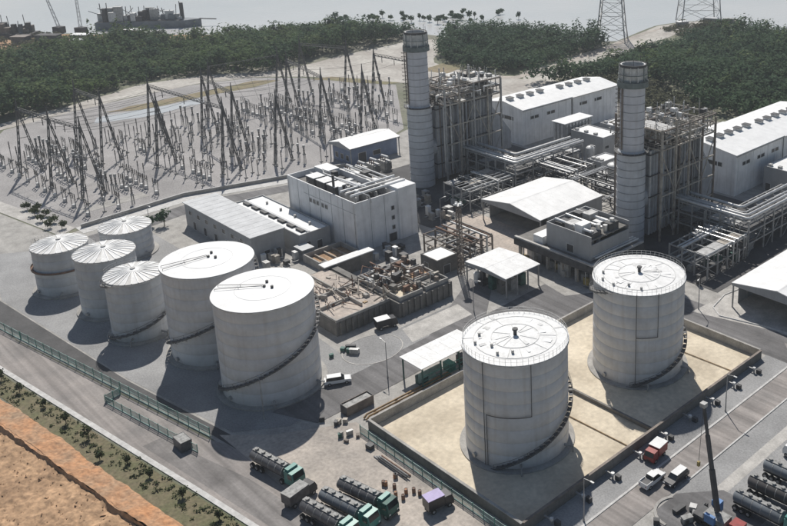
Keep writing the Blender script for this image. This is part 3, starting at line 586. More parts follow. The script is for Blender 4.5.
opening(g4, 'x', 166, 169, .1, 3.6, -253.4, m='steel_dark', name='door'); opening(g4, 'x', 172, 175, 1.6, 3.2, -253.4)
for i in range(5):
    y = 150+i*4.6; tr = thing('transformer', 'grey power transformer behind the white block, %s of five' % ['nearest', 'second nearest', 'middle', 'second farthest', 'farthest'][i], 'transformer', (-242, y, 0), 'transformers behind the white block')
    MB().box(-244, y-1.3, .3, -240, y+1.3, 3.3).build('tank_body', 'steel', tr); MB().box(-244.5, y-1.6, .02, -239.5, y+1.6, .3).build('plinth', 'concrete', tr); MB().path([(-244, y+.5, 4.4), (-240.4, y+.5, 4.4)], .45, 12).build('conservator', 'steel_light', tr, True)
    for k in range(3): MB().lathe([(.12, 3.3), (.22, 3.6), (.12, 3.9), (.22, 4.2), (.1, 4.6), (.01, 4.7)], -243.2+k*1.2, y-.5, 10).build('bushing', 'rust', tr, True)
    for k in range(6): MB().box(-239.95, y-1.1+k*.4, .6, -239.3, y-.95+k*.4, 3.0).build('radiator_fin', 'steel', tr)
# turbine halls
def turbine_hall(label, X0, X1, Y0, Y1, h, ysplit):
    t = thing('turbine_hall', label, 'building', ((X0+X1)/2, (Y0+Y1)/2, 0)); xm = (X0+X1)/2
    for a, b_, hh in ((Y0, ysplit-.4, h), (ysplit+.4, Y1, h-.3)):
        MB().prism([(X0, a), (X1, a), (X1, b_), (X0, b_)], 0, hh-.9).build('wall', 'wall_white', t)
        for s, xe, xi in ((-1, X0-.5, xm), (1, X1+.5, xm)):
            b = MB(); b.v = [(xe, a-.4, hh-.75), (xi, a-.4, hh+.9), (xi, b_+.3, hh+.9), (xe, b_+.3, hh-.75)]; b.v += [(x, y, z+.25) for x, y, z in b.v]
            b.f = [(4, 5, 6, 7), (3, 2, 1, 0), (0, 1, 5, 4), (1, 2, 6, 5), (2, 3, 7, 6), (3, 0, 4, 7)]; b.build('roof_sheet', 'roof_white', t)
        b = MB(); b.v = [(X0, a+.01, hh-.9), (X1, a+.01, hh-.9), (xm, a+.01, hh+.8)]; b.v += [(x, y+.2, z) for x, y, z in b.v]; b.f = [(0, 1, 2), (5, 4, 3), (0, 3, 4, 1), (1, 4, 5, 2), (2, 5, 3, 0)]; b.build('gable_panel', 'wall_white', t)
        k = 0
        y = a+3
        while y < b_-3: 
            v = MB().box(xm-1.1, y-1.0, hh+.9, xm+1.1, y+1.0, hh+1.9).build('ridge_vent', 'steel_light', t); MB().box(xm-1.3, y-1.2, hh+1.904, xm+1.3, y+1.2, hh+2.05).build('vent_cap', 'steel_dark', v); y += 5.2
        y = a+4
        while y < b_-6: opening(t, 'x', y, y+4.0, h*.66, h*.66+1.0, X1, frame='steel'); y += 8.6
    y = Y0+1.5
    while y < Y1-1:
        if abs(y-ysplit) > 1: MB().box(X1+.002, y-.12, 0, X1+.12, y+.12, h-1.0).build('wall_rib', 'wall_white', t)
        y += 4.3
    for k in range(5): x = X0+1.5+k*(X1-X0-3)/4; MB().box(x-.12, Y0-.12, 0, x+.12, Y0-.002, h-.95).build('wall_rib', 'wall_white', t)
    MB().box(X1+.35, Y0-.3, h-1.05, X1+.7, Y1+.2, h-.78).build('gutter', 'steel', t)
    MB().box(X0+.2, ysplit-.39, 0, X1-.2, ysplit+.39, h-1.6).build('link_wall', 'steel_dark', t)
    opening(t, '-y', X0+5, X1-5, h*.62, h*.62+1.2, Y0, frame='steel'); opening(t, '-y', X0+2, X0+3, h*.75, h*.75+1.0, Y0, frame='steel')
    return t
turbine_hall('white gabled turbine hall in two lengths behind the left stack', -245.5, -226.0, 217.8, 271, 14.0, 244)
turbine_hall('white gabled turbine hall behind the right stack, cut by frame edge', -164.0, -140.8, 225.6, 292, 14.0, 254)
FH = thing('filter_house', 'tall ribbed grey filter house with white roof before left turbine hall', 'building', (-211.5, 230, 0))
MB().box(-215.4, 222.8, 0, -209.8, 236.8, 10.2).build('wall', 'wall_grey', FH); MB().box(-216, 222.3, 10.204, -209.4, 237.3, 10.5).build('roof', 'roof_white', FH)
for k in range(8): MB().box(-209.79, 223.2+k*1.72, .4, -209.4, 224.0+k*1.72, 9.9).build('rib', 'steel_light', FH)
for k in range(4): MB().box(-209.39, 222.9, 1.5+k*2.4, -209.25, 236.7, 1.75+k*2.4).build('rail', 'steel', FH)
for k in range(3): MB().box(-215.0+k*1.8, 222.4, .4, -214.2+k*1.8, 222.79, 9.9).build('rib', 'steel_light', FH)
for i, (x0, x1, y0, y1, h, m, lb) in enumerate(((-208, -193, 224, 233, 8.5, 'roof_white', 'white-roofed low hall left of the right stack, behind filter house'), (-204, -189, 235, 246, 9.5, 'roof_dirty', 'pale-roofed hall left of the right stack, farthest back'),
        (-186, -180, 208, 217, 6.6, 'roof_white', 'small white-roofed cabin amid machinery left of the right stack'), (-178.5, -175, 203, 208, 4.5, 'roof_dirty', 'tiny pale-roofed hut beside cabin left of the right stack'),
        (-137.5, -126, 237, 252, 8, 'roof_white', 'white flat-roofed annex at the right edge beside turbine hall'))):
    H = hall('equipment_hall', lb, x0, x1, y0, y1, h, 'wall_grey', m, .25); opening(H, '-y', x0+.8, x0+2.6, .1, 2.6, y0, m='steel_dark', name='door'); opening(H, 'x', y0+1, y0+3, h*.5, h*.5+1, x1)
    for k in range(3): MB().box(x0+.8+k*(x1-x0)/3.4, y0+1, h-.246, x0+1.9+k*(x1-x0)/3.4, y0+2.2, h+.5).build('roof_unit', 'steel', H)
# ------------------------------------------------------------------ generating units: stack, boiler, steel frame, pipe rack
def stack(X, Y, label):
    t = thing('chimney_stack', label, 'chimney', (X, Y, 0), 'boiler stacks')
    z = 0; n = 12
    for k in range(n):   # wide lower shaft
        MB().lathe([(3.80, z+.0), (3.85, z+.06), (3.85, z+2.1), (3.80, z+2.16)], X, Y, 48).build('shaft_ring', 'stack_low', t, True); MB().lathe([(3.84, z+2.0), (3.95, z+2.02), (3.95, z+2.2), (3.84, z+2.22)], X, Y, 48).build('stiffener_ring', 'stack_ring', t, True); z += 2.17
    MB().lathe([(3.8, z), (3.3, z+.5)], X, Y, 48).build('shoulder', 'stack_low', t, True)
    MB().lathe([(3.3, z-.1), (4.7, z-.1), (4.7, z+.12), (3.3, z+.12)], X, Y, 40).build('platform', 'steel_dark', t); rb = MB(); railing(rb, X, Y, 4.6, z, 0, 2*PI, 26); rb.build('railing', 'steel', t)
    z += .4; n = 8
    for k in range(n): MB().lathe([(3.22, z), (3.28, z+.05), (3.28, z+2.1), (3.22, z+2.15)], X, Y, 48).build('shaft_ring', 'stack_high', t, True); MB().lathe([(3.27, z+2.02), (3.35, z+2.04), (3.35, z+2.18), (3.27, z+2.2)], X, Y, 48).build('stiffener_ring', 'stack_ring', t, True); z += 2.16
    MB().lathe([(3.2, z), (4.1, z), (4.1, z+.2), (3.2, z+.2)], X, Y, 40).build('platform', 'stack_head', t)
    MB().lathe([(4.0, z+.2), (4.06, z+.2), (4.06, z+1.5), (4.0, z+1.5)], X, Y, 40).build('platform_guard', 'stack_head', t, True)
    MB().lathe([(3.2, z+.2), (3.2, z+5.4), (3.32, z+5.4), (3.32, z+5.75), (2.9, z+5.75), (2.9, z+3)], X, Y, 48).build('head', 'steel_light', t, True)
    MB().lathe([(2.9, z+4.4), (.01, z+4.4)], X, Y, 40).build('flue_mouth', 'steel_dark', t)
    MB().lathe([(3.34, z+5.2), (3.55, z+5.2), (3.55, z+5.9), (3.34, z+5.9)], X, Y, 48).build('crown', 'steel_dark', t, True)
    for k in range(12): a = 2*PI*k/12; P(t, 'head_post', (X+3.75*math.cos(a), Y+3.75*math.sin(a), z+.2), (X+3.6*math.cos(a), Y+3.6*math.sin(a), z+5.4), .22, 'steel_light' if k % 3 else 'stack_head')
    for zz in (1.6, 3.2): MB().lathe([(3.66, z+zz), (3.8, z+zz), (3.8, z+zz+.18), (3.66, z+zz+.18)], X, Y, 40).build('head_hoop', 'stack_head', t)
    for k in range(5): a = 2*PI*k/5+.4; P(t, 'lightning_rod', (X+3.5*math.cos(a), Y+3.5*math.sin(a), z+5.6), (X+3.5*math.cos(a), Y+3.5*math.sin(a), z+7.6), .08, 'steel_dark')
    a = rad(-118); c, s = math.cos(a), math.sin(a); b = MB()   # caged ladder on the left
    for off in (-.5, .5): b.bar((X+3.75*c-off*s, Y+3.75*s+off*c, 27), (X+3.75*c-off*s, Y+3.75*s+off*c, z), .12)
    for k in range(40): zz = 27.2+k*.42; b.bar((X+3.75*c-.5*s*-1, Y+3.75*s+.5*c*-1, zz), (X+3.75*c-.5*s, Y+3.75*s+.5*c, zz), .06)
    for k in range(14): b.lathe([(.62, 27.5+k*1.2), (.68, 27.5+k*1.2), (.68, 27.62+k*1.2)], X+4.05*c, Y+4.05*s, 10)
    b.build('caged_ladder', 'steel_brown', t)
    P(t, 'cable_tray', (X+3.5*math.cos(rad(-100)), Y+3.5*math.sin(rad(-100)), 27), (X+3.5*math.cos(rad(-100)), Y+3.5*math.sin(rad(-100)), z), .5, 'steel_brown', .12)
    return t
def boiler(X, Y, y1, label, seed):
    r = random.Random(seed); t = thing('boiler_house', label, 'boiler', (X, Y+y1/2, 0), 'heat recovery boilers'); x0, x1, ya, yb = X-8.2, X+3.0, Y+4.2, Y+y1; H = 25.5
    MB().box(x0, ya, 1.5, x1, yb, H).build('casing', 'casing', t)
    ny = int((yb-ya)/1.25)
    for k in range(ny+1):   # vertical buckstays on the two faces in view
        y = ya+(yb-ya)*k/ny; P(t, 'buckstay', (x1+.16, y, 1.5), (x1+.16, y, H), .3, r.choice(['casing', 'casing', 'steel_light', 'steel', 'steel_brown']), .28)
    for k in range(8): x = x0+(x1-x0)*k/7; P(t, 'buckstay', (x, ya-.16, 1.5), (x, ya-.16, H), .3, 'casing')
    for z in (6.5, 12.5, 18.5, 24.5): P(t, 'ring_girder', (x1+.42, ya-.4, z), (x1+.42, yb+.3, z), .22, 'steel_dark', .3); P(t, 'ring_girder', (x0, ya-.45, z), (x1+.3, ya-.45, z), .22, 'steel_dark', .3)
    xs = (x0-1.6, x0+4.6, x1+3.2); ys = np.linspace(ya+1, yb+1.5, 5)
    for x in xs:
        for y in ys:
            if x == xs[1] and y < yb: 
                P(t, 'column', (x, y, H), (x, y, 32.5), .42, 'steel_tan'); continue
            P(t, 'column', (x, y, 0), (x, y, 30.5+r.uniform(-1, 3)), .5, r.choice(['steel', 'steel', 'steel_tan', 'steel_brown']))
    for z in (26.0, 28.6, 31.2):
        for x in xs: P(t, 'beam', (x, ys[0], z), (x, ys[-1], z), .3, r.choice(['steel_tan', 'steel_brown']), .4)
        for y in ys: P(t, 'beam', (xs[0], y, z), (xs[-1], y, z), .3, r.choice(['steel_tan', 'steel_brown']), .4)
    for z, f in ((26.3, 1.), (28.9, .75), (31.45, .55)):   # grating platforms in bays
        for i in range(2):
            for j in range(4):
                if r.random() < f*.4: MB().box(xs[i]+.2, ys[j]+.2, z, xs[i+1]-.2, ys[j+1]-.2, z+.08).build('platform', r.choice(['steel', 'steel', 'casing']), t)
        b = MB()
        for (p, q) in (((xs[0], ys[0]), (xs[2], ys[0])), ((xs[2], ys[0]), (xs[2], ys[-1]))):
            for k in range(13): u = k/12; b.bar((p[0]+(q[0]-p[0])*u, p[1]+(q[1]-p[1])*u, z), (p[0]+(q[0]-p[0])*u, p[1]+(q[1]-p[1])*u, z+1.1), .07)
            for hh in (.55, 1.1): b.bar((*p, z+hh), (*q, z+hh), .07)
        b.build('railing', 'steel_tan', t)
    for x, rr in ((x0+1.8, 1.0), (x0+5.6, .8), (x1-1.2, .65)): MB().path([(x, ya+1.5, 28.2), (x, yb-1, 28.2)], rr, 16).build('steam_drum', 'pipe_silver', t, True)
    MB().box(x0+.3, ya+.3, H+.002, x1-.3, yb-.3, H+.2).build('casing_roof', 'steel_dark', t)
    for k in range(130):   # risers, safety-valve vents, cross pipes
        x = r.uniform(xs[0]+.6, xs[2]-.4); y = r.uniform(ys[0], ys[-1]); z = r.uniform(26.4, 29)
        if k % 2: MB().path([(x, y, z), (x, y, z+r.uniform(1.5, 7))], r.uniform(.08, .22), 8).build('vent_pipe', r.choice(['steel_tan', 'pipe_silver', 'steel', 'steel_light']), t, True)
        else: x2 = x+r.uniform(-5, 5); y2 = y+r.uniform(-5, 5); MB().path([(x, y, z), (x, y, z+1.6), (x2, y, z+1.6), (x2, y2, z+1.6), (x2, y2, z)], r.uniform(.12, .25), 8).build('header_pipe', r.choice(['pipe_silver', 'steel_tan', 'steel']), t, True)
    for k in range(44): x = r.uniform(xs[0]+1, xs[2]-1); y = r.uniform(ys[0]+1, ys[-1]-1); z = r.choice((26.4, 29.0, 31.5)); MB().obox(x, y, z, r.uniform(.6, 1.8), r.uniform(.6, 1.8), r.uniform(.5, 1.5)).build('valve_box', r.choice(['steel_tan', 'roof_dirty', 'steel_dark', 'steel']), t)
    for k in range(12):   # downcomers on the visible side
        y = r.uniform(ya+2, yb-1); MB().path([(x1+1.0, y, r.uniform(2, 5)), (x1+1.0, y, 26), (x1-.5, y, 27.3)], r.uniform(.18, .4), 10).build('downcomer', r.choice(['pipe_silver', 'steel', 'steel_brown', 'casing']), t, True)
    for j in range(4):
        a, b_ = ys[j], ys[j+1]
        P(t, 'brace', (xs[2], a, 1 if j % 2 else 13), (xs[2], b_, 13 if j % 2 else 1), .22, 'steel'); P(t, 'brace', (xs[2], a, 13 if j % 2 else 25), (xs[2], b_, 25 if j % 2 else 13), .22, 'steel_tan')
    for z in (7, 13, 19): P(t, 'beam', (xs[2], ys[0], z), (xs[2], ys[-1], z), .28, 'steel_tan', .36)
    MB().path([(X, Y+1, 12), (X, Y+5, 12)], 3.2, 20).build('outlet_duct', 'casing', t, True)
    b = MB(); b.v = [(x0+1, yb, 4), (x1-1, yb, 4), (x1-1, yb, 22), (x0+1, yb, 22), (x0+3.5, yb+12, 3), (x1-3.5, yb+12, 3), (x1-3.5, yb+12, 9), (x0+3.5, yb+12, 9)]
    b.f = [(0, 1, 5, 4), (1, 2, 6, 5), (2, 3, 7, 6), (3, 0, 4, 7), (4, 5, 6, 7), (3, 2, 1, 0)]; b.build('inlet_duct', 'casing', t)
    return t
def frame_cage(x0, x1, y0, y1, levels, nx, ny, name, label, cat, m, seed, pipes=10, brace=True, mp=('pipe_silver', 'steel', 'steel_light')):
    r = random.Random(seed); t = thing(name, label, cat, ((x0+x1)/2, (y0+y1)/2, 0)); X_ = np.linspace(x0, x1, nx); Y_ = np.linspace(y0, y1, ny); H = levels[-1]
    for x in X_:
        for y in Y_: P(t, 'column', (x, y, 0), (x, y, H+.3), .34, m)
    for z in levels:
        for x in X_: P(t, 'beam', (x, y0, z), (x, y1, z), .22, m, .3)
        for y in Y_: P(t, 'beam', (x0, y, z+.02), (x1, y, z+.02), .22, m, .3)
    if brace:
        for j in range(len(Y_)-1): P(t, 'brace', (x1, Y_[j], 0), (x1, Y_[j+1], levels[0]), .14, m) if j % 2 else P(t, 'brace', (x1, Y_[j], levels[0]), (x1, Y_[j+1], 0), .14, m)
        for j in range(len(X_)-1): P(t, 'brace', (X_[j], y0, 0), (X_[j+1], y0, levels[0]), .14, m)
    for k in range(pipes):
        z = r.choice(levels)+.35; rr = r.uniform(.1, .3)
        if r.random() < .5: x = r.uniform(x0+.4, x1-.4); pts = [(x, y0-.3, z), (x, y1+.3, z)]
        else: y = r.uniform(y0+.4, y1-.4); pts = [(x0-.3, y, z+.3), (x1+.3, y, z+.3)]
        if r.random() < .35: pts.append((pts[-1][0], pts[-1][1], 0.3))
        MB().path(pts, rr, 8).build('pipe_run', r.choice(mp), t, True)
    return t
def unit(X, Y, y1, side, seed):
    r = random.Random(seed)
    stack(X, Y, '%s tall grey round stack with a dark railed head' % side); boiler(X, Y, y1, 'ribbed boiler casing crowned by brown steelwork beside the %s stack' % side.lower(), seed)
    cg = frame_cage(X+17.5, X+29.3, Y-5.6, Y+11.8, (3.2, 6.2), 4, 5, 'steel_frame', 'open grey steel frame two levels high in front of the %s boiler' % side.lower(), 'frame', 'steel', seed+1, 12)
    for k in range(6): x = X+19+r.uniform(0, 9); y = Y-4+r.uniform(0, 14); MB().obox(x, y, .02, r.uniform(1.2, 2.6), r.uniform(1.2, 2.6), r.uniform(1, 2.4)).build('pump', r.choice(['steel_dark', 'teal_dark', 'steel']), cg)
    for k in range(6): i, j = r.randrange(3), r.randrange(4); MB().box(X+17.8+i*3.9, Y-5.3+j*4.35, 6.37, X+21.0+i*3.9, Y-1.5+j*4.35, 6.43).build('grating', r.choice(['steel', 'steel_tan']), cg)
    # L-shaped rack
    t = thing('pipe_rack', 'angled multi-level pipe rack with silver pipes beyond the %s steel frame' % side.lower(), 'pipe rack', (X+24, Y+20, 0)); lv = (3.4, 6.6, 9.6)
    x0, x1, xm = X+6.5, X+29, X+20.5; ya, yb, ye = Y+13.2, Y+21, Y+44
    cols = [(x, y) for x in np.linspace(x0, x1, 6) for y in (ya, yb)]+[(x, y) for x in (xm, x1) for y in np.linspace(yb+4.6, ye, 5)]
    for x, y in cols: P(t, 'column', (x, y, 0), (x, y, 9.8), .36, 'steel')
    for z in lv:
        for y in (ya, yb): P(t, 'beam', (x0, y, z), (x1, y, z), .24, 'steel', .34)
        for x in (xm, x1): P(t, 'beam', (x, ya, z+.01), (x, ye, z+.01), .24, 'steel', .34)
        for x in np.linspace(x0, x1, 6): P(t, 'beam', (x, ya, z+.02), (x, yb, z+.02), .22, 'steel')
        for y in np.linspace(yb+4.6, ye, 5): P(t, 'beam', (xm, y, z+.02), (x1, y, z+.02), .22, 'steel')
    for li, z in enumerate(lv):
        for k in ((0, 2, 4, 7) if li == 2 else range(9)):
            o = .5+k*.84; rr = (.42 if li == 2 and k in (0, 2, 7) else r.choice((.14, .2, .26)))
            m = r.choice(('pipe_silver', 'steel_light', 'pipe_silver')) if li == 2 else r.choice(('steel', 'steel_dark', 'steel_dark'))  # lower levels coloured darker to stand in for shade inside the rack
            MB().path([(x0-3, ya+o, z+.2+rr), (x1-o-.8, ya+o, z+.2+rr), (x1-o, ya+o+.8, z+.2+rr), (x1-o, ye+1, z+.2+rr)], rr, 10).build('pipe_run', m, t, True)
    for li, z in enumerate(lv[:2]):
        for k in range(5): MB().box(x0+k*4.5+.3, ya+.3, z+.62, x0+k*4.5+4.2, yb-.3, z+.68).build('grating', r.choice(['steel_dark', 'steel']), t)  # mostly dark gratings, deepening the painted shade of the lower levels
        for k in range(5): MB().box(xm+.3, yb+k*4.6+.3, z+.62, x1-.3, yb+k*4.6+4.3, z+.68).build('grating', r.choice(['steel_dark', 'steel']), t)
    for k in range(5): x = X+8+k*4.6; MB().obox(x, Y+17, .02, 2.2, 3.4, 2.2).build('pump', r.choice(['steel_dark', 'steel']), t)
    for k in range(18):
        x = r.uniform(x0, x1); y = ya-.35; z0 = r.choice((.3, 3.6)); MB().path([(x, y, z0), (x, y, z0+r.uniform(2.5, 6))], r.uniform(.08, .18), 6).build('riser', 'steel', t, True)
    for j in range(3): P(t, 'brace', (x1, ya+j*9, 0), (x1, ya+j*9+7, 6.6), .16, 'steel')
    return t
unit(-220.8, 168.0, 27.5, 'Left', 11); unit(-143.0, 177.5, 28.5, 'Right', 23)
# machinery between the left rack and the right stack
r = random.Random(5)
frame_cage(-193, -178, 190, 203, (4, 7.5), 4, 4, 'steel_frame', 'dark steel pipe frame behind the wide white shed, left of right stack', 'frame', 'steel_dark', 41, 14)
frame_cage(-176, -158, 189, 204, (3.5, 7), 4, 4, 'steel_frame', 'cluttered dark frame close behind the right stack, left side', 'frame', 'steel_dark', 43, 14)
for i, (x, y, s, h) in enumerate(((-174, 207, 2, 7.5), (-170, 209, 1.6, 6), (-166, 207, 1.4, 8), (-196, 212, 2.2, 6), (-190, 214, 1.5, 8), (-172, 214, 1.8, 5.5))):
    v = thing('process_vessel', ['pale squat vessel', 'thin pale vessel', 'tall pale vessel', 'wide steel vessel', 'tall steel vessel', 'short far vessel'][i]+' among machinery between the filter house and right stack', 'vessel', (x, y, 0))
    MB().lathe([(s, .6), (s, h), (s*.7, h+.5), (.01, h+.7)], x, y, 20).build('shell', ['steel_light', 'pipe_silver'][i % 2], v, True); MB().cyl(x, y, s*.8, .02, .6, 16).build('skirt', 'concrete', v); MB().path([(x+s, y, 1), (x+s+.6, y, 1), (x+s+.6, y, h+1), (x, y, h+1)], .15, 8).build('pipe_run', 'steel', v, True)
# ------------------------------------------------------------------ water basins
W = thing('treatment_basin', 'concrete treatment basin with sandy deck and dark outer wall', 'basin', (-163, 108, 0))
MB().box(-183, 94.4, 0, -157.6, 108.6, 3.3).build('basin_block', 'concrete_dark', W); MB().box(-182.6, 94.8, 3.304, -158.0, 108.2, 3.42).build('deck', 'apron', W)
MB().box(-157.95, 94.4, 3.304, -157.6, 108.6, 3.9).build('parapet', 'concrete', W); MB().box(-182.6, 94.4, 3.424, -158.0, 94.75, 3.9).build('parapet', 'concrete', W)
MB().box(-172, 108.65, 0, -154.2, 124.2, 3.7).build('basin_block', 'concrete_dark', W)
for i, (x0, x1, y0, y1) in enumerate(((-171.5, -166, 109.4, 123.6), (-165.4, -160.4, 109.4, 123.6), (-159.8, -154.8, 109.4, 116), (-159.8, -154.8, 116.8, 123.6))):
    for a in ((x0, y0, x1, y0+.3), (x0, y1-.3, x1, y1), (x0, y0+.3, x0+.3, y1-.3), (x1-.3, y0+.3, x1, y1-.3)): MB().box(a[0], a[1], 3.704, a[2], a[3], 4.7).build('cell_wall', 'concrete', W)
    MB().box(x0+.3, y0+.3, 3.704, x1-.3, y1-.3, 3.9).build('cell_floor', ['dust', 'earth_tan', 'sand', 'concrete_dark'][i], W)
for k in range(9): MB().box(-157.58, 95.2+k*1.5, .2, -157.2, 95.6+k*1.5, 3.2).build('buttress', 'concrete_dark', W)
for k in range(9): MB().box(-154.18, 109.4+k*1.7, .2, -153.8, 109.8+k*1.7, 3.6).build('buttress', 'concrete_dark', W)
r = random.Random(31)
for k in range(48): x = r.uniform(-171, -155); y = r.uniform(109.5, 123); MB().obox(x, y, 3.9, r.uniform(.4, 1.6), r.uniform(.4, 1.8), r.uniform(.5, 2.0), r.uniform(0, .3)).build('machine_box', r.choice(['steel_brown', 'steel_tan', 'rust', 'concrete', 'steel', 'steel_dark', 'concrete_dark', 'steel_tan']), W)
for k in range(30): x = r.uniform(-171, -158); y = r.uniform(106, 122); MB().path([(x, y, 3.8), (x, y, 5.6+r.random()), (x+r.uniform(-5, 5), y, 5.6), (x+r.uniform(-1, 1), y+r.uniform(-3, 3), 4)], r.uniform(.08, .2), 7).build('pipe_run', r.choice(['steel_tan', 'steel_brown', 'rust', 'steel_light']), W, True)
for k, (x0_, x1_, y0_, y1_) in enumerate(((-181, -170, 98, 98.3), (-170.3, -170, 98.3, 107.8), (-181, -160, 102.6, 102.9), (-165, -164.7, 95.2, 102.6))): MB().box(x0_, y0_, 3.424, x1_, y1_, 4.2).build('cell_wall', 'concrete', W)
for k in range(14): x = r.uniform(-180, -160); y = r.uniform(96, 107.5); MB().obox(x, y, 3.424, r.uniform(.3, 1.5), r.uniform(.3, 1.2), r.uniform(.2, 1.1), r.uniform(0, 1)).build('machine_box', r.choice(['steel_tan', 'rust', 'concrete', 'steel_brown', 'pipe_brown']), W)
for k in range(26): x = r.uniform(-180, -162); y = r.uniform(96, 107); MB().path([(x, y, 3.6), (x, y, 4.4), (x+r.uniform(-6, 6), y+r.uniform(-2, 2), 4.3)], r.uniform(.06, .14), 6).build('pipe_run', r.choice(['steel_tan', 'rust', 'steel_brown']), W, True)
W2 = thing('basin_walkway', 'pale flat-topped trough beside the brown basin near the white block', 'trough', (-183, 114, 0))
MB().box(-187, 108.9, 0, -172.3, 110.6, 3.6).build('trough', 'concrete_dark', W2)
MB().box(-184.4, 107.5, 0, -182.4, 121.5, 4.0).build('walkway_wall', 'concrete_dark', W2); MB().box(-184.8, 107.2, 4.004, -182.0, 121.8, 4.25).build('walkway_deck', 'roof_dirty', W2)
W3 = thing('settling_pit', 'square brown-floored settling pit at the foot of the white block', 'basin', (-192, 116, 0))
for a in ((-197.2, 110.2, -185.2, 110.6), (-197.2, 121.4, -185.2, 121.8), (-197.2, 110.6, -196.8, 121.4), (-185.6, 110.6, -185.2, 121.4)): MB().box(a[0], a[1], 0, a[2], a[3], 2.2).build('pit_wall', 'concrete', W3)
MB().box(-196.8, 110.6, .02, -185.6, 121.4, .9).build('pit_floor', 'earth_tan', W3)
for k in range(3): MB().box(-196.8, 113+k*2.8, .9, -185.6, 113.25+k*2.8, 1.5).build('baffle', 'steel_tan', W3)
# small plant rooms beside the mast
K = hall('pump_house', 'small dark pump house with white roof left of brown mast', -171, -164.4, 128, 134.6, 4.4, 'concrete_dark', 'roof_white', .15); opening(K, 'x', 130, 132, .1, 2.4, -164.4, m='steel_dark', name='door'); opening(K, '-y', -169.5, -168, 1.5, 2.7, 128)
K2 = frame_cage(-179, -165, 135.4, 147, (2.6, 5.0), 4, 4, 'steel_frame', 'low brown cluttered frame between white block and brown mast', 'frame', 'steel_brown', 51, 16, mp=('steel_tan', 'rust', 'steel', 'pipe_silver'))
for k in range(8): MB().obox(-178+r.uniform(0, 12), 136+r.uniform(0, 10), .02, r.uniform(1, 2.4), r.uniform(1, 2.4), r.uniform(1.2, 3)).build('machine_box', r.choice(['rust', 'steel_brown', 'steel_tan', 'steel_dark']), K2)
# lattice mast
mt = thing('lattice_mast', 'brown lattice mast with a pale lamp top near the small canopy', 'mast', (-161.5, 133.1, 0)); hh = 18.6
for sx, sy in ((-1, -1), (1, -1), (1, 1), (-1, 1)): P(mt, 'leg', (-161.5+sx*.62, 133.1+sy*.62, 0), (-161.5+sx*.42, 133.1+sy*.42, hh), .17, 'steel_brown')
b = MB()
for k in range(15):
    z0, z1 = k*hh/15, (k+1)*hh/15; f0, f1 = .62-.2*k/15, .62-.2*(k+1)/15; c4 = ((-1, -1), (1, -1), (1, 1), (-1, 1))
    for j in range(4): p, q = c4[j], c4[(j+1) % 4]; b.bar((-161.5+p[0]*f0, 133.1+p[1]*f0, z0), (-161.5+q[0]*f1, 133.1+q[1]*f1, z1), .1); b.bar((-161.5+p[0]*f1, 133.1+p[1]*f1, z1), (-161.5+q[0]*f1, 133.1+q[1]*f1, z1), .08)
b.build('lattice', 'steel_brown', mt)
MB().box(-162.4, 132.2, hh, -160.6, 134.0, hh+.12).build('platform', 'steel', mt)
for k in range(4): MB().obox(-161.5+.75*math.cos(k*PI/2), 133.1+.75*math.sin(k*PI/2), hh+.15, .5, .5, .45).build('lamp_head', 'roof_white', mt)
# green-sided canopy by the bund
gc = thing('loading_canopy', 'long pale canopy with green rails beside the near bund tank', 'canopy', (-130, 99, 0))
for k in range(5): MB().box(-133.6, 93.4+k*3.0, 5.0, -126.6, 96.36+k*3.0, 5.16).build('roof_sheet', 'roof_dirty', gc)
for y in (93.9, 98.5, 103.2, 107.8):
    for x in (-133.2, -127.0): MB().box(x-.12, y-.12, 0, x+.12, y+.12, 5.0).build('post', 'teal_dark', gc)
for z in (1.0, 2.0, 3.0): P(gc, 'rail', (-127.0, 93.9, z), (-127.0, 107.8, z), .12, 'teal')
for k in range(4): MB().obox(-129.3, 95.4+k*3.5, .02, 2.2, 1.6, 1.7).build('pump', ['teal_dark', 'steel', 'teal', 'steel_dark'][k], gc)
MB().box(-128.4, 93.9, 1.0, -128.3, 99.5, 3.2).build('screen_panel', 'teal_pale', gc)
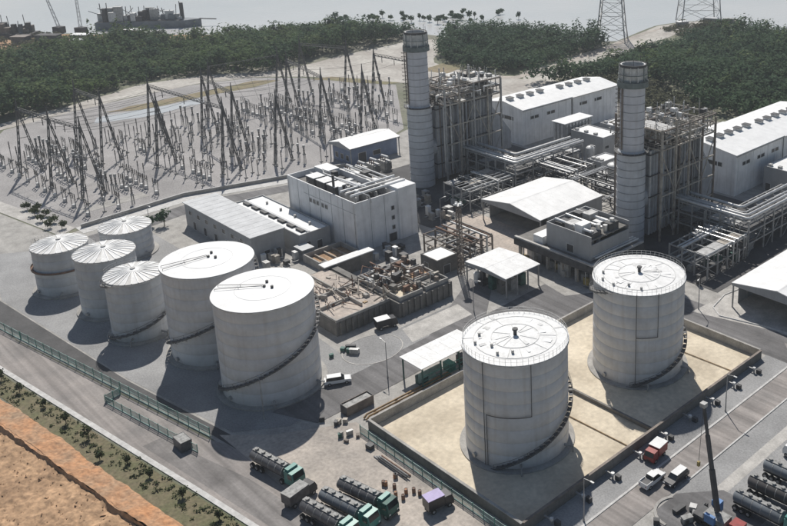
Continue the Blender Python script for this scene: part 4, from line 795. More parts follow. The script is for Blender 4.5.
# ------------------------------------------------------------------ switchyard
def lattice_leg(b, p, q, w0, w1, n=9):
    p, q = Vector(p), Vector(q); pr = None
    d = (q-p).normalized(); u = Vector((1, 0, 0)); v = d.cross(u).normalized()
    cs = [(-1, -1), (1, -1), (1, 1), (-1, 1)]
    for k in range(n+1):
        t = k/n; c = p+(q-p)*t; w_ = (w0+(w1-w0)*t)/2; ring = [c+u*a*w_+v*bb*w_ for a, bb in cs]
        if pr:
            for j in range(4):
                b.bar(pr[j], ring[j], .14); b.bar(pr[j], ring[(j+1) % 4], .09) if k % 2 else b.bar(pr[(j+1) % 4], ring[j], .09)
        pr = ring
def gantry(frames, label, h=23, beam=True, spread=6.6):
    c = Vector((sum(f[0] for f in frames)/len(frames), sum(f[1] for f in frames)/len(frames), 0)); t = thing('line_gantry', label, 'gantry', c, 'switchyard gantries')
    for x, y in frames:
        for s in (-.38, .62):
            b = MB(); lattice_leg(b, (x, y+spread*s, 0), (x, y, h), .62, .4); b.build('leg', 'steel_gantry', t)
            MB().box(x-.7, y+spread*s-.7, 0, x+.7, y+spread*s+.7, .35).build('footing', 'concrete', t)
        b = MB(); lattice_leg(b, (x, y, h), (x, y, h+3.2), .3, .05, 3); b.build('lightning_spire', 'steel_gantry', t)
        MB().bar((x, y-.38*spread*.45, h*.55), (x, y+.62*spread*.45, h*.55), .18).build('cross_strut', 'steel_gantry', t)
    for (x0, y0), (x1, y1) in zip(frames[:-1], frames[1:]):
        b = MB(); n = max(6, int(math.hypot(x1-x0, y1-y0)/2)); pv = None
        for k in range(n+1):
            u = k/n; p = Vector((x0+(x1-x0)*u, y0+(y1-y0)*u, h-.4)); ring = [p+Vector((0, -.45, -.45)), p+Vector((0, .45, -.45)), p+Vector((0, 0, .45))]
            if pv:
                for j in range(3): b.bar(pv[j], ring[j], .15); b.bar(pv[j], ring[(j+1) % 3], .09)
            pv = ring
        b.build('lattice_beam', 'steel_gantry', t)
        for u in (.2, .5, .8):
            p = (x0+(x1-x0)*u, y0+(y1-y0)*u); MB().lathe([(.02, h-3.4), (.17, h-3.2), (.1, h-2.9), (.17, h-2.5), (.1, h-2.1), (.17, h-1.7), (.05, h-.9)], p[0], p[1], 8).build('insulator_string', 'steel_dark', t, True)
GF = [[(-325, 86), (-304.5, 88.5), (-287, 91.5)], [(-325, 128), (-277, 131.5)], [(-323.5, 147), (-293, 143)], [(-327, 184), (-291, 177)], [(-273.5, 148.5), (-276, 131.6)][:1], [(-285, 191), (-300, 205)][:1], [(-345, 160), (-345, 190)], [(-310, 214), (-285, 216)], [(-338, 108), (-318, 109)], [(-300, 120), (-300, 128)][:1], [(-352, 205), (-330, 214)]]
GL = ['three-legged-bay gantry nearest the ribbed tanks at the left', 'gantry crossing the middle of the switchyard above dense posts', 'gantry just behind the middle one in switchyard', 'gantry behind the blue-walled house, left of left stack', 'single lattice A-frame nearest the long grey building',
      'single lattice A-frame close left of the left stack', 'far gantry beside the pond, running away from camera', 'rear gantry right beside the left stack', 'gantry at the far left behind the three-legged-bay one', 'lone A-frame standing in the middle of the posts', 'rearmost gantry near the grass verge']
for f, l in zip(GF, GL): gantry(f, l, 23 if l[0] != 'f' else 21)
# post-mounted equipment: three kinds, copied over the bays
def proto_post():
    t = thing('post_insulator', 'slim post insulator on a steel pole in the switchyard rows', 'insulator', (0, 0, 0), 'post insulators in the switchyard')
    MB().box(-.45, -.45, 0, .45, .45, .35).build('footing', 'concrete', t); MB().box(-.10, -.10, .25, .10, .10, 3.6).build('pole', 'steel_post', t)
    MB().lathe([(.1, 3.6), (.24, 3.8), (.12, 4.1), (.24, 4.4), (.12, 4.7), (.24, 5.0), (.12, 5.3), (.2, 5.6), (.01, 5.8)], 0, 0, 8).build('insulator', 'insulator', t, True); return t
def proto_switch():
    t = thing('disconnect_switch', 'two-legged disconnect switch with crossbar in the switchyard rows', 'switch', (0, 0, 0), 'disconnect switches in the switchyard')
    for x in (-1.4, 1.4): MB().box(x-.09, -.09, 0, x+.09, .09, 3.0).build('leg', 'steel_post', t)
    MB().box(-.5, -.4, 0, .5, .4, 1.1).build('control_box', 'steel_light', t); MB().box(-1.9, -.1, 3.0, 1.9, .1, 3.16).build('crossbar', 'steel_post', t)
    for x in (-1.5, 0, 1.5): MB().lathe([(.1, 3.25), (.2, 3.5), (.11, 3.8), (.2, 4.1), (.11, 4.4), (.18, 4.7), (.01, 4.9)], x, 0, 8).build('insulator', 'insulator', t, True)
    MB().path([(-1.5, 0, 4.9), (1.5, 0, 4.9)], .07, 6).build('blade', 'steel', t); return t
def proto_ct():
    t = thing('instrument_transformer', 'thick-headed instrument transformer on a braced pole in switchyard', 'transformer', (0, 0, 0), 'instrument transformers in the switchyard')
    for x, y in ((-.35, -.35), (.35, -.35), (.35, .35), (-.35, .35)): MB().bar((x, y, 0), (x*.7, y*.7, 2.8), .12).build('leg', 'steel_post', t)
    MB().box(-.4, -.4, 2.8, .4, .4, 3.4).build('base_tank', 'steel', t)
    MB().lathe([(.22, 3.4), (.34, 3.6), (.2, 4.0), (.34, 4.4), (.2, 4.8), (.34, 5.2), (.2, 5.6)], 0, 0, 8).build('insulator', 'insulator', t, True); MB().cyl(0, 0, .42, 5.6, 6.5, 10).build('head', 'steel', t, True); return t
protos = [proto_post, proto_switch, proto_ct]; made = [None]*3; r = random.Random(77); rows = []
for y in np.arange(84, 236, 4.3):
    lim = [(-305, 71), (-265, 79)]; x = -392
    kind = r.choice((0, 0, 1, 2))
    for x in np.arange(-345, -262, 3.5):
        xx = x+r.uniform(-.25, .25); yy = y+.035*(x+300)+r.uniform(-.2, .2)
        if not inside(xx+3.5, yy-3.0, YARD) or not inside(xx+3.5, yy, YARD): continue
        if -281 < xx < -274 and yy < 106: continue
        if 112 < yy < 117 or 163 < yy < 168 or (-302 < xx < -298): continue
        if r.random() < .34: continue
        if y > 195 and r.random() < .3: continue
        if any(math.hypot(xx-gx, yy-gy-.8) < 3.6 for f in GF for gx, gy in f): continue
        rows.append((xx, yy, kind))
random.Random(3).shuffle(rows); print('switchyard items', len(rows))
cnt = [0, 0, 0]
for xx, yy, kind in rows:
    cnt[kind] += 1
    if cnt[kind] > 290: continue
    sc = r.uniform(.92, 1.25); zone = ['near rows by the ribbed tanks', 'middle rows under the gantries', 'rear rows behind the white block'][0 if yy < 112 else 1 if yy < 165 else 2]
    lab = ['slim post insulator on a steel pole, %s of switchyard', 'two-legged disconnect switch with crossbar, %s of switchyard', 'thick-headed instrument transformer on braced pole, %s of switchyard'][kind] % zone
    if made[kind] is None: made[kind] = protos[kind](); made[kind].location = (xx, yy, .01); made[kind].scale = (1, 1, sc); made[kind]['label'] = lab
    else: dup(made[kind], (xx, yy, .01), r.uniform(-.06, .06), lab, None, (1, 1, sc))
# overhead conductors
def sag(b, p, q, s, rr=.045, n=10):
    pts = [(p[0]+(q[0]-p[0])*k/n, p[1]+(q[1]-p[1])*k/n, p[2]+(q[2]-p[2])*k/n-s*4*(k/n)*(1-k/n)) for k in range(n+1)]; b.path(pts, rr, 4, False)
for i, (p, q) in enumerate((((-320, 86, 20), (-320, 128, 20)), ((-312, 87, 20), (-312, 128.6, 20)), ((-294, 90, 20), (-294, 130, 20)), ((-318, 128.4, 20), (-318, 146.6, 20)), ((-306, 129, 20), (-306, 145, 20)), ((-316, 147, 20), (-316, 182, 20)), ((-305, 145, 20), (-305, 180, 20)), ((-297, 144, 20), (-297, 178, 20)), ((-320, 183, 20), (-309, 214, 20)), ((-300, 179, 20), (-298, 215, 20)), *[((-322+5*k, 86.5+.3*k, 21.5), (-322+5*k, 128.3+.1*k, 21.5)) for k in range(7)], *[((-321+6*k, 146.4-.3*k, 21.5), (-321+6*k, 183-.6*k, 21.5)) for k in range(5)], *[((-344, 160+8*k, 19), (-326, 160+5*k, 9)) for k in range(4)])):
    b = MB(); sag(b, p, q, 1.4); tag(b.build('conductor_wire', 'steel_dark'), 'thin sagging conductor wire strung between two switchyard gantries', 'wire', 'conductor wires over the switchyard')
ys = thing('yard_wall', 'low pale retaining wall along the near edge of switchyard', 'wall', (-262, 110, 0))
for (a, b_) in (((-263.5, 80), (-266.8, 111)), ((-266.8, 111), (-258.8, 139)), ((-258.8, 139), (-254.2, 161))): wallrun(ys, a, b_, .3, 1.1, 5.2, 'concrete', 'kerb')
# ------------------------------------------------------------------ pylons, port, ships
def pylon(cx, cy, w0, w1, h, label, nlev, arms, rz=0.6):
    t = thing('lattice_pylon', label, 'pylon', (cx, cy, 0)); c, s = math.cos(rz), math.sin(rz); cs = ((-1, -1), (1, -1), (1, 1), (-1, 1)); lv = []
    for k in range(nlev+1):
        u = k/nlev; w_ = (w0+(w1-w0)*u**.8)/2; lv.append([(cx+(a*c-b*s)*w_, cy+(a*s+b*c)*w_, h*u) for a, b in cs])
    for j in range(4):
        b = MB()
        for k in range(nlev): b.bar(lv[k][j], lv[k+1][j], (.5-.2*k/nlev))
        b.build('leg', 'steel', t)
    for k in range(nlev):
        b = MB()
        for j in range(4): b.bar(lv[k][j], lv[k+1][(j+1) % 4], .2); b.bar(lv[k][(j+1) % 4], lv[k+1][j], .2); b.bar(lv[k+1][j], lv[k+1][(j+1) % 4], .24)
        b.build('lattice_panel', 'steel', t)
    for z, l in arms: P(t, 'cross_arm', (cx-l*c, cy-l*s, z), (cx+l*c, cy+l*s, z), .6, 'steel', .8)
    return t
pylon(-331, 391, 17, 4, 75, 'tapering lattice pylon standing at the edge of trees by causeway', 10, ((60, 12), (68, 9)))
pylon(-327, 471, 25, 14, 80, 'broad lattice pylon on the point at the end of causeway', 8, ((70, 15),), .78)
for i, (x, y, l, w_, h, rz) in enumerate(((-322, 478, 9, 5, 3, .3), (-314, 487, 6, 4, 2.5, .5), (-328, 455, 7, 4, 3, 1.2))):
    H = thing('jetty_hut', ['long low hut on the point beside the broad pylon', 'small hut near the tip of the point', 'hut beside the causeway before the broad pylon'][i], 'hut', (x, y, 0)); MB().obox(x, y, 0, l, w_, h, rz).build('wall', 'concrete', H); MB().obox(x, y, h+.004, l+.6, w_+.6, .3, rz).build('roof', ['roof_grey', 'steel', 'roof_dirty'][i], H)
sh = thing('work_ship', 'grey work ship moored beyond the trees with tall deckhouses', 'ship', (-576, 234, -1.4)); ux, uy = .59, .807
def sp(a, b): return (-578+ux*a-uy*b, 234+uy*a+ux*b)
MB().prism([sp(-30, -5), sp(22, -5.5), sp(31, 0), sp(22, 5.5), sp(-30, 5)], -2.2, 3.2).build('hull', 'hull', sh)
MB().prism([sp(-29, -4.6), sp(20, -4.8), sp(20, 4.8), sp(-29, 4.6)], 3.204, 3.5).build('deck', 'steel_dark', sh)
q_ = random.Random(17)
for k in range(22):
    a = -27+k*2.2+q_.uniform(-.8, .8); MB().obox(*sp(a, q_.uniform(-2.5, 2.5)), 3.5, q_.uniform(2, 5), q_.uniform(2, 5), q_.uniform(1.5, 5.5)+(3.5 if -26 < a < -16 or -4 < a < 4 else 0), math.atan2(uy, ux)).build('deckhouse', q_.choice(['hull', 'steel', 'hull_dark', 'hull', 'steel_light']), sh)
for k in range(14): a = -27+k*3.6; P(sh, 'mast', (*sp(a, q_.uniform(-3, 3)), 3.5), (*sp(a+q_.uniform(-1, 1), 0), q_.uniform(9, 15)), .35, 'hull_dark')
P(sh, 'funnel', (*sp(20, 0), 3.5), (*sp(20, 0), 13.5), 1.8, 'hull_dark')
for k in range(8): a = -24+k*5.4; P(sh, 'derrick', (*sp(a, 0), 6), (*sp(a+q_.uniform(5, 11)*q_.choice((-1, 1)), 0), q_.uniform(8, 12)), .3, 'hull_dark')
P(sh, 'gangway', (*sp(30, 0), 3.2), (*sp(40, 0), 2.6), 1.2, 'hull_dark', .5)
bg = thing('dredger_barge', 'dark barge piled with machinery at the top left corner', 'barge', (-600, 160, -1.4))
MB().obox(-600, 160, -2, 34, 13, 4.5, .8).build('hull', 'hull_dark', bg)
for k in range(26): a = q_.uniform(-14, 14); c = q_.uniform(-4, 4); MB().obox(-600+a*.7-c*.72, 160+a*.72+c*.7, 2.5, q_.uniform(1.5, 5), q_.uniform(1.5, 4), q_.uniform(2, 6)+max(0, 4-abs(a+7)), .8+q_.choice((0, 0, .4))).build('deck_machine', q_.choice(['hull_dark', 'steel_dark', 'hull', 'steel_brown']), bg)
for k in range(7): a = -14+4.4*k; P(bg, 'mast', (-600+a*.7, 160+a*.72, 2.5), (-600+a*.7+q_.uniform(-3, 3), 160+a*.72, q_.uniform(9, 14)), .3, 'hull_dark')
for i, (x, y, dx, dy, h) in enumerate(((-590, 186, -14, -2, 30), (-578, 194, -2.5, 1, 34))):
    q = thing('harbour_crane', ['leaning harbour crane jib at top left beside the dark barge', 'upright harbour crane mast between barge and grey ship'][i], 'crane', (x, y, 0)); MB().obox(x, y, 0, 5, 5, 4, .4).build('machine_house', 'hull_dark', q)
    b = MB(); lattice_leg(b, (x, y, 4), (x+dx, y+dy, h), 1.5, .7, 12); b.build('jib', 'steel', q)
for i, (x, y, l, w_, h, m) in enumerate(((-565, 172, 12, 6, 4, 'hull_dark'), (-556, 186, 9, 6, 3.5, 'roof_dirty'), (-548, 200, 8, 5, 3, 'steel_dark'), (-572, 160, 8, 6, 4, 'steel_brown'), (-543, 180, 7, 4, 3, 'roof_grey'), (-552, 214, 10, 5, 3, 'roof_dirty'))):
    H = thing('port_shed', ['dark long', 'pale', 'small dark', 'brown', 'grey', 'pale far'][i]+' low shed on the brown flat at top left', 'shed', (x, y, 0)); MB().obox(x, y, 0, l, w_, h, .7).build('wall', 'concrete_dark', H); MB().obox(x, y, h+.004, l+.8, w_+.8, .35, .7).build('roof', m, H)
# ------------------------------------------------------------------ vegetation
def leaf_cloud(cx, cy, cz, rx, ry, rz, n, size, rng, up=.4):
    d = rng.normal(size=(n, 3)); d /= np.linalg.norm(d, axis=1)[:, None]; rr = rng.uniform(.55, 1.0, (n, 1))**.6
    lump = 1+.25*np.sin(d[:, :1]*5+cx)+.2*np.sin(d[:, 1:2]*6+cy)
    c = d*rr*lump*np.array([rx, ry, rz])+np.array([cx, cy, cz]); a = rng.normal(size=(n, 3))*.8+d*.9+np.array([0, 0, up]); a /= np.linalg.norm(a, axis=1)[:, None]
    u = np.cross(a, rng.normal(size=(n, 3))); u /= np.linalg.norm(u, axis=1)[:, None]; v = np.cross(a, u); s = size*rng.uniform(.6, 1.35, (n, 1))
    return np.stack([c-u*s-v*s*.5, c+u*s-v*s*.6, c+u*s*.7+v*s, c-u*s*.8+v*s*.8], 1)
def mesh_quads(name, Q, m, parent=None):
    Q = Q.reshape(-1, 4, 3).copy(); o0 = origin(parent) if parent else Vector((0, 0, 0)); Q -= np.array(o0); n = len(Q); me = bpy.data.meshes.new(name)
    me.vertices.add(n*4); me.vertices.foreach_set('co', Q.reshape(-1).astype(np.float32)); me.loops.add(n*4); me.loops.foreach_set('vertex_index', np.arange(n*4, dtype=np.int32))
    me.polygons.add(n); me.polygons.foreach_set('loop_start', np.arange(0, n*4, 4, dtype=np.int32)); me.polygons.foreach_set('loop_total', np.full(n, 4, np.int32)); me.update(calc_edges=True); me.materials.append(M[m])
    o = bpy.data.objects.new(name, me); C.objects.link(o); o.parent = parent; return o
def forest(name, label, poly, step, h, m, nleaf=70, seed=1, dens=1.0, grow=1.0):
    rng = np.random.default_rng(seed); xs = [p[0] for p in poly]; ys = [p[1] for p in poly]; out = []
    for x in np.arange(min(xs), max(xs), step):
        for y in np.arange(min(ys), max(ys), step):
            px_, py_ = x+rng.uniform(-.5, .5)*step, y+rng.uniform(-.5, .5)*step
            if rng.random() > dens or not inside(px_, py_, poly): continue
            big = 1+.28*math.sin(px_*.045+1.3*math.sin(py_*.03))+.18*math.sin(py_*.08+px_*.05); hh = h*max(.45, big)*rng.uniform(.75, 1.25); rw = step*rng.uniform(.6, 1.05)*(grow if grow == 1 else rng.uniform(.16, .3)*grow)
            out.append(leaf_cloud(px_, py_, hh*.6, rw, rw, hh*.4, int(nleaf*2.5), .44+.012*step, rng, 1.5))
    o = mesh_quads(name, np.concatenate(out), m); tag(o, label, 'forest', None, 'stuff'); return o
FL = [(-398, 88), (-404, 121), (-413, 132), (-428, 160), (-431, 178), (-416, 199), (-403, 217), (-414, 240), (-417, 271), (-424, 308), (-418, 326), (-432, 326), (-455, 310), (-484, 304), (-495, 285), (-490, 262), (-497, 240), (-506, 213), (-516, 193), (-517, 173), (-520, 155), (-513, 134), (-508, 100), (-560, 60), (-480, 20), (-420, 40)]
forest('mangrove_forest', 'dense dark green mangrove forest beyond the switchyard at the left', FL, 6.0, 8.5, 'leaf_forest', 62, 2)
FM = [(-362, 288), (-343, 286), (-320, 287), (-314, 300), (-315, 330), (-318, 366), (-327, 384), (-358, 371), (-392, 356), (-404, 330)]
forest('mangrove_grove', 'dark mangrove grove behind the left stack, left of the causeway', FM, 5.6, 8.5, 'leaf_deep', 66, 3)
FR = [(-296, 287), (-289, 304), (-289, 333), (-293, 371), (-294, 407), (-298, 423), (-280, 446), (-254, 456), (-180, 466), (-90, 470), (-90, 330), (-170, 310), (-205, 300), (-222, 312), (-240, 320), (-262, 318), (-284, 290)]
forest('mangrove_wood', 'dark mangrove wood behind the right stack and turbine hall', FR, 5.8, 9.0, 'leaf_deep', 64, 4)
forest('scrub_patch', 'paler grey-green scrub in front of the right mangrove wood', [(-268, 316), (-240, 316), (-222, 308), (-205, 298), (-200, 284), (-226, 284), (-250, 296), (-272, 300)], 3.6, 3.6, 'leaf_scrub', 46, 5, .8)
forest('causeway_scrub', 'patchy low scrub on the point beside the causeway', [(-318, 430), (-330, 440), (-334, 462), (-318, 490), (-308, 480), (-306, 460), (-300, 440), (-306, 425)], 4.5, 3.0, 'leaf_scrub', 40, 6, .45)
forest('shore_scrub', 'thin scrub along the shore at the top left', [(-596, 140), (-588, 180), (-556, 200), (-530, 222), (-515, 215), (-520, 180), (-518, 140)], 6, 4.0, 'leaf_scrub', 40, 8, .3)
forest('pale_crowns', 'paler green crowns rising here and there from the left mangrove forest', FL, 11, 10.5, 'leaf_pale', 60, 12, .5, 1.5)
forest('pale_crowns', 'paler green crowns rising from the two right mangrove woods', FR, 12, 10.5, 'leaf_pale', 60, 13, .4, 1.5)
forest('dark_crowns', 'darker tall crowns scattered through the left mangrove forest', FL, 13, 11.5, 'leaf_deep', 60, 14, .5, 1.5)
def tree(x, y, h, rw, label, group, m='leaf_tree', seed=1, cat='tree', name='small_tree', z=0, n=150, ls=.3):
    rng = np.random.default_rng(seed); t = thing(name, label, cat, (x, y, z), group)
    b = MB(); b.path([(x, y, z-.2), (x+rng.uniform(-.1, .1), y+rng.uniform(-.1, .1), z+h*.3), (x, y, z+h*.55)], max(.07, h*.028), 6)
    for k in range(4): a = rng.uniform(0, 6.28); b.path([(x, y, z+h*(.3+.06*k)), (x+math.cos(a)*rw*.6, y+math.sin(a)*rw*.6, z+h*(.6+.05*k))], h*.014, 5)
    b.build('trunk', 'trunk', t)
    Q = [leaf_cloud(x+rng.uniform(-.35, .35)*rw, y+rng.uniform(-.35, .35)*rw, z+h*rng.uniform(.5, .8), rw*rng.uniform(.45, .7), rw*rng.uniform(.45, .7), h*.22, n//4, ls, rng) for k in range(4)]
    mesh_quads('crown', np.concatenate(Q), m, t); return t
SEA = ((-507, 290), (-518, 331), (-506, 336), (-492, 348), (-484, 351), (-478, 362), (-452, 364), (-459, 374), (-468, 387), (-457, 386), (-464, 401), (-444, 392), (-451, 408), (-447, 417), (-503, 344), (-496, 356), (-440, 386), (-472, 352), (-465, 380), (-430, 408))
qs = random.Random(44); SEA = [(x+qs.uniform(-5, 5), y+qs.uniform(-5, 5)) for x, y in SEA]+[(qs.uniform(-505, -440), 0) for k in range(16)]
SEA = [(x, y or 340+(x+500)*1.05+qs.uniform(-16, 10)) for x, y in SEA]
for i, (x, y) in enumerate(SEA):
    tree(x, y, qs.uniform(2.6, 6.2), qs.uniform(1.3, 3.0), 'lone mangrove tree standing offshore in the shallow pale water', 'offshore mangroves', 'leaf_deep', 100+i, z=-1.4, name='mangrove_tree', n=150, ls=.42)
for i, (x, y, h) in enumerate(((-192.5, 39.3, 2.6), (-184.7, 40.2, 2.2), (-176, 41.6, 1.9), (-167.3, 42.6, 2.6), (-159.4, 43.6, 3.0), (-151.6, 42.6, 2.0), (-140.5, 46.4, 1.8), (-131.4, 47.9, 2.2), (-122.1, 49.4, 2.0), (-201, 38.2, 2.2), (-210, 37, 2.4), (-147, 45.4, 1.6))):
    tree(x, y, h, h*.38, 'young roadside tree on the verge below the white kerb', 'roadside saplings', 'leaf_tree', 200+i, name='roadside_tree', n=110, ls=.17)
for i in range(8): tree(-290+i*3.3, 74.5-i*.05+2.0*(i % 2), 2.6, 1.7, 'dark clipped bush in the row at the switchyard corner', 'bushes at switchyard corner', 'leaf_tree', 300+i, 'bush', 'bush', n=160, ls=.22)
rng = np.random.default_rng(9); Q = []
for k in range(380):
    t = rng.random(); x = -230+t*130; y = kerb_y(x)-rng.uniform(.3, 4.2); Q.append(leaf_cloud(x, y, .2, .4, .4, .25, 10, .13, rng, 1.0))
tag(mesh_quads('verge_weeds', np.concatenate(Q), 'leaf_tree'), 'rough weeds growing on verge between kerb and orange earth', 'weeds', None, 'stuff')
for i, (x, y, s) in enumerate(((-247.5, 96.5, 1.6), (-250, 93.5, 1.2))): tree(x, y, 3*s, 1.5*s, ['larger', 'smaller'][i]+' dark tree at the left end of the long grey building', None, 'leaf_deep', 330+i, n=240, ls=.3)

rng = np.random.default_rng(21); b = MB()
for k in range(700):
    x = rng.uniform(-205, -100); d = d_cr(x)+rng.uniform(.8, 14); sz = rng.uniform(.05, .2)*(1+2*(rng.random() < .04)); z = .3+.4*abs(fbm(x, d, 5, .22)); i = len(b.v)
    pts = rng.normal(size=(6, 3))*.25+np.array([[1, 0, 0], [-1, 0, 0], [0, 1, 0], [0, -1, 0], [0, 0, .7], [0, 0, -.7]]); b.v += [(x+p[0]*sz, kerb_y(x)-d+p[1]*sz, z+p[2]*sz) for p in pts]
    for q in ((0, 2, 4), (2, 1, 4), (1, 3, 4), (3, 0, 4), (2, 0, 5), (1, 2, 5), (3, 1, 5), (0, 3, 5)): b.f.append(tuple(i+j for j in q))
tag(b.build('rubble', 'earth_tan'), 'loose pale rubble scattered over the bare tan earth', 'rubble', None, 'stuff')
# ------------------------------------------------------------------ vehicles
def wheel(par, x, y, r=.5, w_=.3):
    b = MB().path([(x, y-w_/2, r), (x, y+w_/2, r)], r, 14).build('wheel', 'tyre', par, True); MB().path([(x, y-w_/2-.015, r), (x, y+w_/2+.015, r)], r*.55, 10).build('rim', 'steel', b, True)
def tanker(cab='cab_teal', body='tanker_grey'):
    t = thing('tanker_truck', 'x', 'truck', (0, 0, 0)); L0, L1 = -5.7, 3.1
    pr = []
    b = MB(); n = 20
    for k, (x, s) in enumerate(((L0, .55), (L0+.25, .92), (L0+.5, 1), (L1-.5, 1), (L1-.25, .92), (L1, .55))):
        for j in range(n): a = 2*PI*j/n; b.v.append((x, 1.22*s*math.cos(a), 2.15+.98*s*math.sin(a)))
    for k in range(5):
        for j in range(n): b.f.append((k*n+j, k*n+(j+1) % n, (k+1)*n+(j+1) % n, (k+1)*n+j))
    b.f += [tuple(range(n)), tuple(5*n+j for j in reversed(range(n)))]; b.build('tank_barrel', body, t, True)
    MB().box(L0+.3, -.42, 3.1, L1-.3, .42, 3.22).build('catwalk', 'tanker_top', t)
    for k in range(5): MB().cyl(L0+1.1+k*1.65, 0, .34, 3.22, 3.5, 12).build('hatch', 'tanker_top', t, True)
    for k in range(5): x = L0+1.1+k*1.65; o = MB().lathe([(1.0, -.06), (1.04, -.06), (1.04, .06), (1.0, .06)], 0, 0, 20).build('band', 'tanker_top', t); o.rotation_euler = (0, PI/2, 0); o.location = (x+.8, 0, 2.15); o.scale = (.965, 1.2, 1)
    MB().box(L0, -.45, .75, 5.9, .45, 1.12).build('chassis', 'steel_dark', t)
    for x in (-5.0, -3.8, -2.6):
        for y in (-.98, .98): wheel(t, x, y, .5, .42)
    for x in (2.6, 5.2):
        for y in (-.98, .98): wheel(t, x, y, .5, .36)
    b = MB(); b.v = [(3.6, -1.22, .8), (5.95, -1.22, .8), (5.95, -1.22, 2.0), (5.6, -1.18, 3.05), (3.6, -1.18, 3.1)]; b.v += [(x, -y, z) for x, y, z in b.v]; b.f = [(0, 1, 2, 3, 4), (9, 8, 7, 6, 5)]+[(k, 5+k, 5+(k+1) % 5, (k+1) % 5) for k in range(5)]; cb = b.build('cab', cab, t)
    b = MB(); b.poly([(5.955, -1.05, 2.05), (5.955, 1.05, 2.05), (5.64, 1.0, 2.98), (5.64, -1.0, 2.98)]); b.build('windscreen', 'glass', cb)
    for s in (-1, 1): MB().box(4.5, s*1.215-.012, 1.9, 5.5, s*1.215+.012, 2.75).build('side_window', 'glass', cb); MB().box(5.95, s*.9-.15, 1.0, 5.99, s*.9+.15, 1.25).build('headlight', 'roof_white', cb)
    MB().box(5.9, -1.2, .5, 6.05, 1.2, .8).build('bumper', 'steel_dark', cb); MB().box(3.62, -1.0, 3.1, 4.5, 1.0, 3.45).build('wind_deflector', cab, cb)
    return t
tk = tanker(); tk.location = (-125.2, 61.2, .03); tk.rotation_euler.z = rad(9); tk['group'] = 'parked tanker trucks'
tk['label'] = 'dark tanker truck with teal cab parked alone near the large tank'
for x, y, a, l in ((-107.8, 67.2, 11, 'farthest from the road of the three tankers parked side by side'), (-107.6, 63.6, 10, 'middle one of three tanker trucks parked side by side'), (-107.6, 60.1, 9, 'tanker truck nearest the road of three parked side by side'),
                 (-58.6, 117.6, 3, 'rear dark tanker in the truck park at the right edge'), (-58.3, 112.3, 3, 'second dark tanker in the truck park at right edge'), (-58.0, 107.4, 2, 'nearest dark tanker in the truck park at right edge'), (-57.5, 128.5, 3, 'dark tanker cut by the right edge, beside white box truck')): 
    q = dup(tk, (x, y, .04), rad(a), l)
    for c in q.children:   # each truck its own paint and dirt
        if c.name.startswith('tank_barrel') and int(abs(x*7+y)) % 3: c.material_slots[0].link = 'OBJECT'; c.material_slots[0].material = M[('hull_dark', 'hull')[int(y) % 2]]
        if c.name.startswith('cab') and int(y*3) % 2: c.material_slots[0].link = 'OBJECT'; c.material_slots[0].material = M['teal_dark' if x < -90 else 'car_white']
def car(name, label, loc, rz, paint, pickup=False, roofm=None):
    t = thing(name, label, 'pickup' if pickup else 'car', (0, 0, 0)); L = 2.6
    b = MB(); pf = [(-L, .45), (L-.1, .45), (L, .8), (L-.25, 1.02), (1.25, 1.1), (-L, 1.12)]
    b.v = [(x, -.9, z) for x, z in pf]+[(x, .9, z) for x, z in pf]; n = 6; b.f = [tuple(range(n)), tuple(reversed(range(n, 2*n)))]+[(k, n+k, n+(k+1) % n, (k+1) % n) for k in range(n)]; bd = b.build('body', paint, t)
    x0, x1 = (-.9, 1.3) if pickup else (-2.3, 1.3)
    b = MB(); b.v = [(x0, -.86, 1.1), (x1, -.86, 1.1), (x1-.65, -.7, 1.72), (x0+.2, -.7, 1.76)]; b.v += [(x, -y, z) for x, y, z in b.v]; b.f = [(0, 1, 2, 3), (7, 6, 5, 4), (0, 4, 5, 1), (1, 5, 6, 2), (2, 6, 7, 3), (3, 7, 4, 0)]; cb = b.build('cabin', 'glass', t)
    MB().box(x0+.2, -.72, 1.74, x1-.62, .72, 1.8).build('roof', roofm or paint, t)
    if pickup:
        MB().box(-L+.12, -.76, 1.121, -1.0, .76, 1.14).build('bed_floor', 'steel_dark', t)
        for y in (-.86, .86): MB().box(-L, y-.04, 1.122, -.95, y+.04, 1.36).build('bed_side', paint, t)
        MB().box(-L, -.8, 1.122, -L+.08, .8, 1.36).build('tailgate', paint, t)
    for x in (-1.65, 1.65):
        for y in (-.82, .82): wheel(t, x, y, .36, .24)
    for y in (-.65, .65): MB().box(L-.06, y-.18, .78, L-.0, y+.18, .95).build('headlight', 'roof_white', bd); MB().box(-L-.02, y-.12, .8, -L, y+.12, 1.0).build('tail_light', 'car_red', bd)
    t.location = loc; t.rotation_euler.z = rz; return t
car('pickup_truck', 'white pickup truck driving on the road beside the bund', (-76.9, 102.6, .03), rad(90), 'car_white', True)
car('parked_car', 'dark car with white roof facing the white pickup on road', (-74.2, 105.6, .03), rad(-90), 'car_dark', False, 'car_white')
car('parked_car', 'small white car standing on the asphalt by round pad', (-141.8, 84.2, .03), rad(60), 'car_white')
